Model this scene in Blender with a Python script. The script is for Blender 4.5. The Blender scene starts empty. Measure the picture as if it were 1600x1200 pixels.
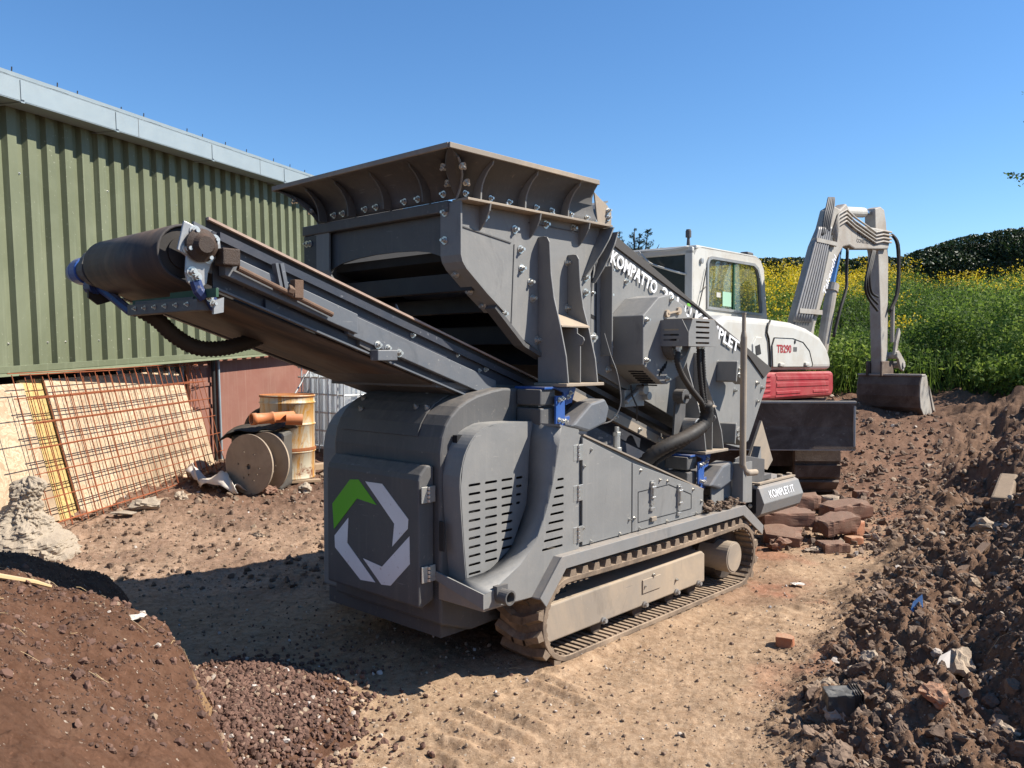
import bpy, bmesh, math, random
import numpy as np
from mathutils import Vector, Matrix, Euler
random.seed(7); RNG = np.random.default_rng(11)
S = bpy.context.scene; COL = S.collection; R = math.radians
# ------------------------------------------------ camera, sky, sun, exposure
cd = bpy.data.cameras.new('camera'); cam = bpy.data.objects.new('camera', cd); COL.objects.link(cam)
cd.sensor_width = 36.0; cd.lens = 36.0 * 1300.0 / 1600.0; cd.clip_start = 0.05; cd.clip_end = 3000
cam.location = (0, 0, 1.5); cam.rotation_euler = (R(90 - 1.95), 0, 0); S.camera = cam
W = bpy.data.worlds.new('World'); S.world = W; W.use_nodes = True
sky = W.node_tree.nodes.new('ShaderNodeTexSky'); sky.sky_type = 'NISHITA'; sky.sun_disc = False
SUN_EL, SUN_AZ = R(45.5), R(92)
sky.sun_elevation = SUN_EL; sky.sun_rotation = SUN_AZ
sky.air_density = 1.0; sky.dust_density = 0.0; sky.ozone_density = 6.0; sky.altitude = 0
hs_ = W.node_tree.nodes.new('ShaderNodeHueSaturation'); hs_.inputs['Saturation'].default_value = 1.12; hs_.inputs['Value'].default_value = 1.0
W.node_tree.links.new(sky.outputs[0], hs_.inputs['Color']); W.node_tree.links.new(hs_.outputs[0], W.node_tree.nodes['Background'].inputs[0])
W.node_tree.nodes['Background'].inputs[1].default_value = 0.090
sd = bpy.data.lights.new('sun', 'SUN'); sd.energy = 5.0; sd.angle = R(0.53); sd.color = (1.0, 0.94, 0.85)
sun = bpy.data.objects.new('sun', sd); COL.objects.link(sun)
sdir = Vector((math.sin(SUN_AZ) * math.cos(SUN_EL), math.cos(SUN_AZ) * math.cos(SUN_EL), math.sin(SUN_EL)))
sun.rotation_euler = sdir.to_track_quat('Z', 'Y').to_euler()
S.view_settings.view_transform = 'Standard'; S.view_settings.look = 'None'
S.view_settings.exposure = 0.95; S.view_settings.gamma = 1.0; S.view_settings.use_curve_mapping = False

# ------------------------------------------------ tagging
def tag(o, label=None, cat=None, group=None, kind=None):
    if label: o['label'] = label
    if cat: o['category'] = cat
    if group: o['group'] = group
    if kind: o['kind'] = kind
    return o
def empty(name, label, cat, loc=(0, 0, 0), rz=0.0, group=None, mat=None):
    o = bpy.data.objects.new(name, None); COL.objects.link(o); o.empty_display_size = 0.2
    if mat is not None: o.matrix_world = mat
    else: o.location = loc; o.rotation_euler = (0, 0, rz)
    return tag(o, label, cat, group)

# ------------------------------------------------ materials
def nd(nt, t, **k):
    n = nt.nodes.new(t)
    for a, v in k.items(): setattr(n, a, v)
    return n
def mixc(nt, fac, a, b, mode='MIX'):
    m = nd(nt, 'ShaderNodeMix', data_type='RGBA', blend_type=mode)
    for sock, v in ((m.inputs[0], fac), (m.inputs[6], a), (m.inputs[7], b)):
        if isinstance(v, (float, int)): sock.default_value = v
        elif isinstance(v, tuple): sock.default_value = (*v, 1) if len(v) == 3 else v
        else: nt.links.new(v, sock)
    return m.outputs[2]
def noise(nt, scale, detail=4, rough=0.6, vec=None, dist=0.0):
    n = nd(nt, 'ShaderNodeTexNoise'); n.inputs['Scale'].default_value = scale; n.inputs['Detail'].default_value = detail
    n.inputs['Roughness'].default_value = rough; n.inputs['Distortion'].default_value = dist
    if vec is not None: nt.links.new(vec, n.inputs['Vector'])
    return n.outputs[0]
def ramp(nt, inp, a, b, ca=(0, 0, 0), cb=(1, 1, 1)):
    r = nd(nt, 'ShaderNodeValToRGB'); r.color_ramp.elements[0].position = a; r.color_ramp.elements[1].position = b
    r.color_ramp.elements[0].color = (*ca, 1); r.color_ramp.elements[1].color = (*cb, 1)
    nt.links.new(inp, r.inputs[0]); return r.outputs[0]
def math_(nt, op, a, b=None, clamp=False):
    m = nd(nt, 'ShaderNodeMath', operation=op, use_clamp=clamp)
    for s, v in ((m.inputs[0], a), (m.inputs[1], b)):
        if v is None: continue
        if isinstance(v, (float, int)): s.default_value = v
        else: nt.links.new(v, s)
    return m.outputs[0]
def objvec(nt, scale=(1, 1, 1)):
    tc = nd(nt, 'ShaderNodeTexCoord'); mp = nd(nt, 'ShaderNodeMapping'); mp.inputs['Scale'].default_value = scale
    nt.links.new(tc.outputs['Object'], mp.inputs[0]); return mp.outputs[0]
def newmat(name):
    m = bpy.data.materials.new(name); m.use_nodes = True; nt = m.node_tree; bs = nt.nodes['Principled BSDF']
    return m, nt, bs
def upness(nt, lo=0.35, hi=0.9):
    g = nd(nt, 'ShaderNodeNewGeometry'); sp = nd(nt, 'ShaderNodeSeparateXYZ'); nt.links.new(g.outputs['Normal'], sp.inputs[0])
    return ramp(nt, sp.outputs[2], lo, hi)
def paint(name, col, rough=0.5, metal=0.0, var=0.12, dust=0.35, dustcol=(0.36, 0.27, 0.19), top=0.7, bump=0.15, scale=3.0,
          streak=0.0, streakcol=(0.5, 0.45, 0.38), spot=0.0, spotcol=(0.4, 0.35, 0.28), vec=(1, 1, 1), scratch=0.0, scratchcol=(0.4, 0.37, 0.33)):
    """worn paint: colour varies a little, dust settles on tops and in patches, fine specks and run streaks"""
    m, nt, bs = newmat(name); v = objvec(nt, vec)
    c2 = tuple(min(1, x * (1 + var)) for x in col); c1 = tuple(x * (1 - var) for x in col)
    base = mixc(nt, noise(nt, scale, 5, 0.6, v), c1, c2)
    if dust > 0:
        n1 = ramp(nt, noise(nt, scale * 0.7, 6, 0.7, v, 0.6), 0.42, 0.75)
        f = math_(nt, 'MULTIPLY', n1, dust)
        base = mixc(nt, f, base, dustcol)
        n2 = ramp(nt, noise(nt, scale * 6, 4, 0.65, v), 0.25, 0.6)
        base = mixc(nt, math_(nt, 'MULTIPLY', math_(nt, 'MULTIPLY', upness(nt), n2), top), base, dustcol)
    if streak > 0:
        vs = objvec(nt, (22, 22, 0.9)); s = ramp(nt, noise(nt, 1.6, 3, 0.5, vs), 0.56, 0.72)
        base = mixc(nt, math_(nt, 'MULTIPLY', s, streak), base, streakcol)
    if spot > 0:
        s = ramp(nt, noise(nt, 38, 3, 0.6, v), 0.66, 0.72)
        base = mixc(nt, math_(nt, 'MULTIPLY', s, spot), base, spotcol)
    if scratch > 0:
        for vv, th in (((3, 3, 45), .70), ((38, 38, 4), .72), ((20, 9, 60), .73)):
            s = math_(nt, 'MULTIPLY', ramp(nt, noise(nt, 2.2, 3, 0.55, objvec(nt, vv)), th, th + .02), ramp(nt, noise(nt, 2.6, 2, 0.5, v), .48, .62))
            base = mixc(nt, math_(nt, 'MULTIPLY', s, scratch), base, scratchcol)
        # grease and mud smears
        s = ramp(nt, noise(nt, 4.5, 5, 0.7, objvec(nt, (1, 1, .45)), 1.0), .60, .72); base = mixc(nt, math_(nt, 'MULTIPLY', s, scratch * .6), base, tuple(c_ * .45 for c_ in col))
    nt.links.new(base, bs.inputs['Base Color'])
    rr = nd(nt, 'ShaderNodeMapRange'); rr.inputs[3].default_value = rough - 0.1; rr.inputs[4].default_value = min(1, rough + 0.2)
    nt.links.new(noise(nt, scale * 4, 4, 0.6, v), rr.inputs[0]); nt.links.new(rr.outputs[0], bs.inputs['Roughness'])
    bs.inputs['Metallic'].default_value = metal; bs.inputs['Specular IOR Level'].default_value = 0.35
    if bump > 0:
        b = nd(nt, 'ShaderNodeBump'); b.inputs['Strength'].default_value = bump; b.inputs['Distance'].default_value = 0.004
        nt.links.new(noise(nt, scale * 22, 4, 0.65, v), b.inputs['Height']); nt.links.new(b.outputs[0], bs.inputs['Normal'])
    return m
MAT = {}
MAT['grey'] = paint('grey_machine_paint', (0.176, 0.175, 0.168), 0.52, scratch=.6, var=0.14, dust=0.5, dustcol=(0.285, 0.268, 0.24), streak=0.05, spot=0.12)
MAT['greydark'] = paint('dark_and_shaded_grey_paint', (0.080, 0.079, 0.078), 0.55, scratch=.5, scratchcol=(0.22, .21, .2), var=0.1, dust=0.25, dustcol=(0.19, 0.165, 0.14), streak=0.04, spot=0.2)  # base colour lowered for shaded machine panels; also plain dark grey parts
MAT['dusty'] = paint('dust_caked_grey_paint', (0.235, 0.20, 0.16), 0.65, scratch=.5, scratchcol=(0.13, .12, .11), var=0.15, dust=0.9, dustcol=(0.40, 0.31, 0.215), spot=0.3, scale=2.2)
MAT['navy'] = paint('shaded_blue_grey_steel', (0.032, 0.038, 0.052), 0.42, scratch=.5, scratchcol=(0.25, .24, .22), var=0.15, dust=0.2, dustcol=(0.2, 0.16, 0.13), spot=0.35, spotcol=(0.3, 0.3, 0.3))  # shade under the skirt lip is put into this blue-grey colour
MAT['steelblue'] = paint('scuffed_blue_grey_steel', (0.105, 0.116, 0.130), 0.42, scratch=.7, scratchcol=(0.36, .35, .32), var=0.12, dust=0.3, dustcol=(0.26, 0.23, 0.2), spot=0.4, spotcol=(0.42, 0.4, 0.36))
MAT['black'] = paint('black_rubber', (0.018, 0.017, 0.016), 0.6, dust=0.3, dustcol=(0.12, 0.09, 0.065), top=0.4)
MAT['beltrub'] = paint('conveyor_belt_rubber', (0.045, 0.040, 0.038), 0.62, dust=0.8, dustcol=(0.20, 0.13, 0.085), top=0.3, scale=2.0, vec=(0.8, 2.2, 0.8))
MAT['track'] = paint('dusty_track_rubber', (0.12, 0.09, 0.065), 0.85, dust=1.0, dustcol=(0.36, 0.265, 0.18), top=0.8, scale=5, bump=0.5)
MAT['trackdark'] = paint('shaded_track_wheels', (0.045, 0.036, 0.03), 0.85, dust=0.7, dustcol=(0.16, 0.115, 0.08), top=0.6, scale=5, bump=0.5)  # wheels coloured dark for the shade inside the track loop
MAT['zinc'] = paint('zinc_plated_steel', (0.55, 0.54, 0.5), 0.32, metal=0.75, dust=0.2, dustcol=(0.35, 0.3, 0.24))
MAT['plate'] = paint('bare_steel_plate', (0.33, 0.34, 0.34), 0.38, metal=0.45, dust=0.4, dustcol=(0.25, 0.19, 0.14))
MAT['blue'] = paint('blue_paint', (0.015, 0.075, 0.28), 0.35, dust=0.15, dustcol=(0.3, 0.27, 0.24), spot=0.3)
MAT['bluedark'] = paint('dark_blue_paint', (0.012, 0.035, 0.12), 0.4, dust=0.15, dustcol=(0.2, 0.16, 0.14), spot=0.3)
MAT['rust'] = paint('rust', (0.11, 0.065, 0.042), 0.8, var=0.4, dust=0.5, dustcol=(0.19, 0.13, 0.09), scale=8, bump=0.5)
MAT['rustorange'] = paint('orange_rust', (0.26, 0.09, 0.03), 0.8, var=0.4, dust=0.5, dustcol=(0.36, 0.15, 0.05), scale=8, bump=0.5)
MAT['rebar'] = paint('rusty_rebar', (0.23, 0.065, 0.025), 0.8, var=0.35, dust=0.3, dustcol=(0.3, 0.11, 0.04), scale=9, top=0.1, bump=0.3)
MAT['oilrust'] = paint('greasy_rusty_steel', (0.040, 0.026, 0.018), 0.5, var=0.4, dust=0.3, dustcol=(0.11, 0.065, 0.04), scale=14, bump=0.8)
MAT['copper'] = paint('worn_skirt_edge', (0.34, 0.24, 0.19), 0.5, var=0.3, dust=0.5, dustcol=(0.5, 0.4, 0.3), scale=12)
MAT['whitepaint'] = paint('white_decal', (0.72, 0.72, 0.72), 0.5, var=0.05, dust=0.18, dustcol=(0.35, 0.26, 0.2), spot=0.5, spotcol=(0.3, 0.18, 0.12), top=0)
MAT['greenpaint'] = paint('green_decal', (0.12, 0.42, 0.02), 0.5, var=0.06, dust=0.12, dustcol=(0.3, 0.3, 0.15), spot=0.2, top=0)
MAT['fender'] = paint('scuffed_dusty_grey_steel', (0.19, 0.19, 0.185), 0.5, scratch=.8, scratchcol=(0.10, .10, .105), var=0.12, dust=0.6, dustcol=(0.31, 0.26, 0.21), spot=0.3, spotcol=(0.10, 0.10, 0.11))
MAT['beamdark'] = paint('shade_darkened_inner_steel', (0.025, 0.026, 0.028), 0.6, dust=0.2, dustcol=(0.08, 0.06, 0.05))  # steel colour darkened to carry the shade inside the hopper
MAT['raildark'] = paint('dark_grey_rail_paint', (0.060, 0.054, 0.048), 0.6, var=0.08, dust=0.15, dustcol=(0.12, 0.1, 0.08), top=0.5)
MAT['xpipe'] = paint('grimy_hydraulic_pipe', (0.24, 0.235, 0.23), 0.45, metal=.2, var=.25, dust=0.5, dustcol=(0.17, 0.14, 0.11))
MAT['earthwood'] = paint('earth_caked_wood', (0.17, 0.12, 0.08), 0.9, var=.4, dust=.6, dustcol=(0.24, 0.18, 0.12), scale=9, bump=1)
MAT['notice'] = paint('pale_green_notice', (0.28, 0.46, 0.34), 0.6, dust=0)
MAT['cagesteel'] = paint('bright_cage_steel', (0.50, 0.52, 0.52), 0.4, metal=0.2, dust=0.15)
MAT['void'] = paint('painted_opening_shade', (0.012, 0.012, 0.013), 0.8, dust=0.0, bump=0)  # near-black colour standing in for shade in openings and gaps
MAT['green'] = paint('green_rubber', (0.01, 0.07, 0.035), 0.6, dust=0.3, dustcol=(0.1, 0.12, 0.08))
MAT['xwhite'] = paint('dusty_white_excavator_paint', (0.46, 0.455, 0.42), 0.45, scratch=.35, scratchcol=(0.2, .17, .13), var=0.08, dust=0.6, dustcol=(0.36, 0.31, 0.24), spot=.15, streak=0.22, streakcol=(0.4, 0.36, 0.3), top=0.25)
MAT['xred'] = paint('red_excavator_paint', (0.27, 0.018, 0.024), 0.5, scratch=.4, scratchcol=(0.12, .05, .04), var=0.15, dust=0.45, dustcol=(0.36, 0.16, 0.13), spot=0.15)
MAT['xboom'] = paint('muddy_boom_paint', (0.36, 0.34, 0.30), 0.6, scratch=.8, scratchcol=(0.08, .06, .045), var=0.25, dust=0.9, dustcol=(0.24, 0.19, 0.145), scale=2.5, spot=0.2, bump=0.3)
MAT['xmud'] = paint('muddy_steel', (0.085, 0.056, 0.040), 0.85, scratch=.6, scratchcol=(0.26, .2, .15), var=0.35, dust=0.9, dustcol=(0.2, 0.155, 0.12), scale=4, bump=0.6, spot=0.4, spotcol=(0.3, 0.26, 0.22))
MAT['chrome'] = paint('chrome_rod', (0.6, 0.62, 0.65), 0.12, metal=1.0, dust=0.0, bump=0)
MAT['orangepipe'] = paint('orange_clay_pipe', (0.48, 0.16, 0.055), 0.5, dust=0.3, dustcol=(0.45, 0.26, 0.15))
MAT['ply'] = paint('weathered_spool_wood', (0.34, 0.27, 0.195), 0.8, var=0.25, dust=0.6, dustcol=(0.14, 0.1, 0.075), scale=4, bump=0.4)
MAT['timber'] = paint('weathered_timber', (0.33, 0.23, 0.14), 0.8, var=0.25, scale=4, vec=(1, 9, 9), bump=0.4)
MAT['darktimber'] = paint('dark_timber', (0.055, 0.038, 0.028), 0.8, var=0.3, scale=4, vec=(1, 9, 9), bump=0.4)
MAT['concrete'] = paint('rough_concrete', (0.34, 0.285, 0.215), 0.9, var=0.3, dust=0.6, dustcol=(0.30, 0.24, 0.18), scale=8, bump=1.0, spot=0.4, spotcol=(0.2, 0.16, 0.12))
MAT['brick'] = paint('dirty_old_brick', (0.19, 0.095, 0.062), 0.9, var=0.45, dust=0.8, dustcol=(0.20, 0.135, 0.095), scale=9, bump=0.9, spot=0.5, spotcol=(0.42, 0.36, 0.3))
MAT['brickorange'] = paint('orange_brick', (0.36, 0.14, 0.07), 0.9, var=0.3, dust=0.4, dustcol=(0.4, 0.28, 0.18), scale=12, bump=0.8)
MAT['stone'] = paint('pale_stone', (0.42, 0.34, 0.25), 0.9, var=0.3, dust=0.6, dustcol=(0.2, 0.14, 0.1), scale=8, bump=0.9)
MAT['galv'] = paint('galvanised_steel', (0.26, 0.31, 0.33), 0.5, metal=0.2, var=0.1, dust=0.15, dustcol=(0.3, 0.3, 0.28), top=0.1)
MAT['clad'] = paint('olive_green_cladding', (0.118, 0.130, 0.074), 0.5, var=0.08, dust=0.2, dustcol=(0.33, 0.35, 0.24), top=0.1, streak=0.16, spot=0.5, spotcol=(0.36, 0.36, 0.26), streakcol=(0.28, 0.3, 0.19), scale=1.2, bump=0.05)
MAT['brownwall'] = paint('red_brown_painted_wall', (0.20, 0.085, 0.06), 0.7, var=0.2, dust=0.5, dustcol=(0.26, 0.15, 0.11), streak=0.3, streakcol=(0.3, 0.2, 0.15), scale=2)
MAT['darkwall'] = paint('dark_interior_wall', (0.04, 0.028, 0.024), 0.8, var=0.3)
MAT['canvas'] = paint('white_plastic_sheet', (0.6, 0.55, 0.48), 0.5, var=0.08, dust=0.3, dustcol=(0.4, 0.3, 0.22), top=0.2)
MAT['scrapblue'] = paint('blue_plastic_scrap', (0.03, 0.12, 0.3), 0.4, dust=0.2)
MAT['blackplastic'] = paint('grey_black_plastic', (0.05, 0.048, 0.044), 0.45, dust=0.5, dustcol=(0.16, 0.15, 0.13), top=0.8)
MAT['straw'] = paint('dry_straw', (0.5, 0.36, 0.18), 0.7)
def glass(name, col, alpha_dust=0.25, rough=0.05):
    m, nt, bs = newmat(name)
    bs.inputs['Base Color'].default_value = (*col, 1); bs.inputs['Roughness'].default_value = rough
    bs.inputs['Transmission Weight'].default_value = 1.0; bs.inputs['IOR'].default_value = 1.02
    bs.inputs['Specular IOR Level'].default_value = 0.5
    df = nd(nt, 'ShaderNodeBsdfDiffuse'); df.inputs[0].default_value = (0.35, 0.36, 0.33, 1)
    gl = nd(nt, 'ShaderNodeBsdfGlossy'); gl.inputs['Roughness'].default_value = 0.03
    ms = nd(nt, 'ShaderNodeMixShader'); m2 = nd(nt, 'ShaderNodeMixShader'); m2.inputs[0].default_value = 0.10
    nt.links.new(math_(nt, 'MULTIPLY', ramp(nt, noise(nt, 3, 5, 0.6, objvec(nt)), 0.3, 0.75), alpha_dust), ms.inputs[0])
    nt.links.new(bs.outputs[0], ms.inputs[1]); nt.links.new(df.outputs[0], ms.inputs[2])
    nt.links.new(ms.outputs[0], m2.inputs[1]); nt.links.new(gl.outputs[0], m2.inputs[2])
    nt.links.new(m2.outputs[0], nt.nodes['Material Output'].inputs[0]); return m
MAT['glass'] = glass('dusty_window_glass', (0.62, 0.72, 0.66))
MAT['darkglass'] = paint('dark_tinted_glass', (0.02, 0.028, 0.032), 0.12, dust=0.1, dustcol=(0.1, 0.1, 0.1), bump=0, top=0)
def osb(name, a, b):
    m, nt, bs = newmat(name)
    v = nd(nt, 'ShaderNodeTexVoronoi'); v.inputs['Scale'].default_value = 34
    mp = objvec(nt, (1, 1, 1)); nz = nd(nt, 'ShaderNodeTexNoise'); nz.inputs['Scale'].default_value = 6; nt.links.new(mp, nz.inputs['Vector'])
    mx = nd(nt, 'ShaderNodeVectorMath', operation='MULTIPLY_ADD'); nt.links.new(nz.outputs['Color'], mx.inputs[0])
    mx.inputs[1].default_value = (0.5, 0.5, 0.5); nt.links.new(mp, mx.inputs[2]); nt.links.new(mx.outputs[0], v.inputs['Vector'])
    sp = nd(nt, 'ShaderNodeSeparateColor'); nt.links.new(v.outputs['Color'], sp.inputs[0])
    c = mixc(nt, sp.outputs[0], a, b)
    c = mixc(nt, ramp(nt, noise(nt, 1.3, 5, 0.6, mp), 0.4, 0.8), c, tuple(x * 0.72 for x in a))
    nt.links.new(c, bs.inputs['Base Color']); bs.inputs['Roughness'].default_value = 0.8
    bp = nd(nt, 'ShaderNodeBump'); bp.inputs['Strength'].default_value = 0.4; bp.inputs['Distance'].default_value = 0.003
    nt.links.new(sp.outputs[1], bp.inputs['Height']); nt.links.new(bp.outputs[0], bs.inputs['Normal']); return m
MAT['osb'] = osb('pale_osb', (0.34, 0.24, 0.145), (0.56, 0.43, 0.29))
MAT['osbyellow'] = osb('yellow_osb', (0.38, 0.25, 0.08), (0.55, 0.40, 0.16))
def drummat():
    m, nt, bs = newmat('rust_streaked_cream_drum'); v = objvec(nt, (3, 3, 0.5)); v2 = objvec(nt)
    base = mixc(nt, ramp(nt, noise(nt, 1.6, 6, 0.75, v, 1.2), 0.45, 0.60), (0.50, 0.45, 0.33), (0.46, 0.22, 0.035))
    base = mixc(nt, ramp(nt, noise(nt, 6, 5, 0.7, v2, 0.8), 0.56, 0.66), base, (0.16, 0.05, 0.02))
    nt.links.new(base, bs.inputs['Base Color']); bs.inputs['Roughness'].default_value = 0.55; return m
MAT['drum'] = drummat()
MAT['tank'] = paint('milky_white_plastic_tank', (0.66, 0.68, 0.68), 0.35, var=0.08, dust=0.3, dustcol=(0.4, 0.37, 0.33), top=0.1)
tk_ = MAT['tank']; _n = tk_.node_tree; _t = _n.nodes.new('ShaderNodeBsdfTranslucent'); _t.inputs[0].default_value = (.85, .88, .9, 1); _m = _n.nodes.new('ShaderNodeMixShader'); _m.inputs[0].default_value = .65
_n.links.new(_n.nodes['Principled BSDF'].outputs[0], _m.inputs[1]); _n.links.new(_t.outputs[0], _m.inputs[2]); _n.links.new(_m.outputs[0], _n.nodes['Material Output'].inputs[0])
def attrmat(name, ramp_cols, attr='rc', rough=0.9, bump=0.5, scale=30, dark=0.25, translucent=0.0):
    """colour picked per piece from a stored random value"""
    m, nt, bs = newmat(name)
    a = nd(nt, 'ShaderNodeAttribute', attribute_name=attr)
    r = nd(nt, 'ShaderNodeValToRGB'); el = r.color_ramp.elements
    while len(el) < len(ramp_cols): el.new(0.5)
    for i, (p, c) in enumerate(ramp_cols): el[i].position = p; el[i].color = (*c, 1)
    nt.links.new(a.outputs['Fac'], r.inputs[0])
    c = mixc(nt, math_(nt, 'MULTIPLY', noise(nt, scale, 4, 0.6), dark * 2), r.outputs[0], (0.05, 0.035, 0.025)) if dark > 0 else r.outputs[0]
    nt.links.new(c, bs.inputs['Base Color']); bs.inputs['Roughness'].default_value = rough
    if bump > 0:
        b = nd(nt, 'ShaderNodeBump'); b.inputs['Strength'].default_value = bump; b.inputs['Distance'].default_value = 0.006
        nt.links.new(noise(nt, scale * 2, 4, 0.7), b.inputs['Height']); nt.links.new(b.outputs[0], bs.inputs['Normal'])
    if translucent > 0:
        t = nd(nt, 'ShaderNodeBsdfTranslucent'); nt.links.new(c, t.inputs[0]); ms = nd(nt, 'ShaderNodeMixShader'); ms.inputs[0].default_value = translucent
        nt.links.new(bs.outputs[0], ms.inputs[1]); nt.links.new(t.outputs[0], ms.inputs[2]); nt.links.new(ms.outputs[0], nt.nodes['Material Output'].inputs[0])
    return m
MAT['gravel'] = attrmat('red_brown_gravel', [(0, (0.085, 0.042, 0.028)), (0.5, (0.145, 0.072, 0.048)), (0.9, (0.20, 0.11, 0.075)), (0.975, (0.4, 0.30, 0.2)), (1, (0.65, 0.6, 0.55))])
MAT['clods'] = attrmat('soil_clods', [(0, (0.10, 0.062, 0.040)), (0.5, (0.195, 0.127, 0.084)), (0.88, (0.27, 0.185, 0.12)), (0.975, (0.38, 0.29, 0.2)), (1, (0.52, 0.46, 0.4))], bump=.9)
MAT['heapsoil'] = attrmat('heap_soil_crumbs', [(0, (0.07, 0.035, 0.022)), (0.6, (0.13, 0.070, 0.045)), (0.96, (0.19, 0.11, 0.07)), (1, (0.4, 0.3, 0.2))])
MAT['pebbles'] = attrmat('tan_pebbles', [(0, (0.2, 0.13, 0.09)), (0.5, (0.33, 0.24, 0.16)), (0.9, (0.45, 0.35, 0.25)), (1, (0.65, 0.6, 0.55))])
MAT['leaf'] = attrmat('weed_leaves', [(0, (0.018, 0.040, 0.008)), (0.45, (0.07, 0.125, 0.02)), (0.8, (0.16, 0.24, 0.035)), (1, (0.26, 0.33, 0.06))], bump=0, dark=0, rough=0.8, translucent=0.45)
MAT['hedge'] = attrmat('hedge_leaves', [(0, (0.012, 0.024, 0.008)), (0.6, (0.03, 0.055, 0.016)), (1, (0.07, 0.09, 0.03))], bump=0, dark=0, rough=0.55, translucent=0.2)
MAT['conifer'] = attrmat('conifer_needles', [(0, (0.012, 0.03, 0.015)), (1, (0.045, 0.08, 0.035))], bump=0, dark=0, rough=0.6, translucent=0.15)
MAT['yellow'] = attrmat('yellow_petals', [(0, (0.55, 0.38, 0.01)), (1, (0.80, 0.62, 0.03))], bump=0, dark=0, rough=0.6, translucent=0.4)
MAT['whiteflower'] = attrmat('pale_blossom', [(0, (0.5, 0.5, 0.35)), (1, (0.8, 0.8, 0.7))], bump=0, dark=0, rough=0.6, translucent=0.3)
MAT['bark'] = paint('bark', (0.09, 0.07, 0.05), 0.9, var=0.3, scale=8, bump=1)

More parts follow.
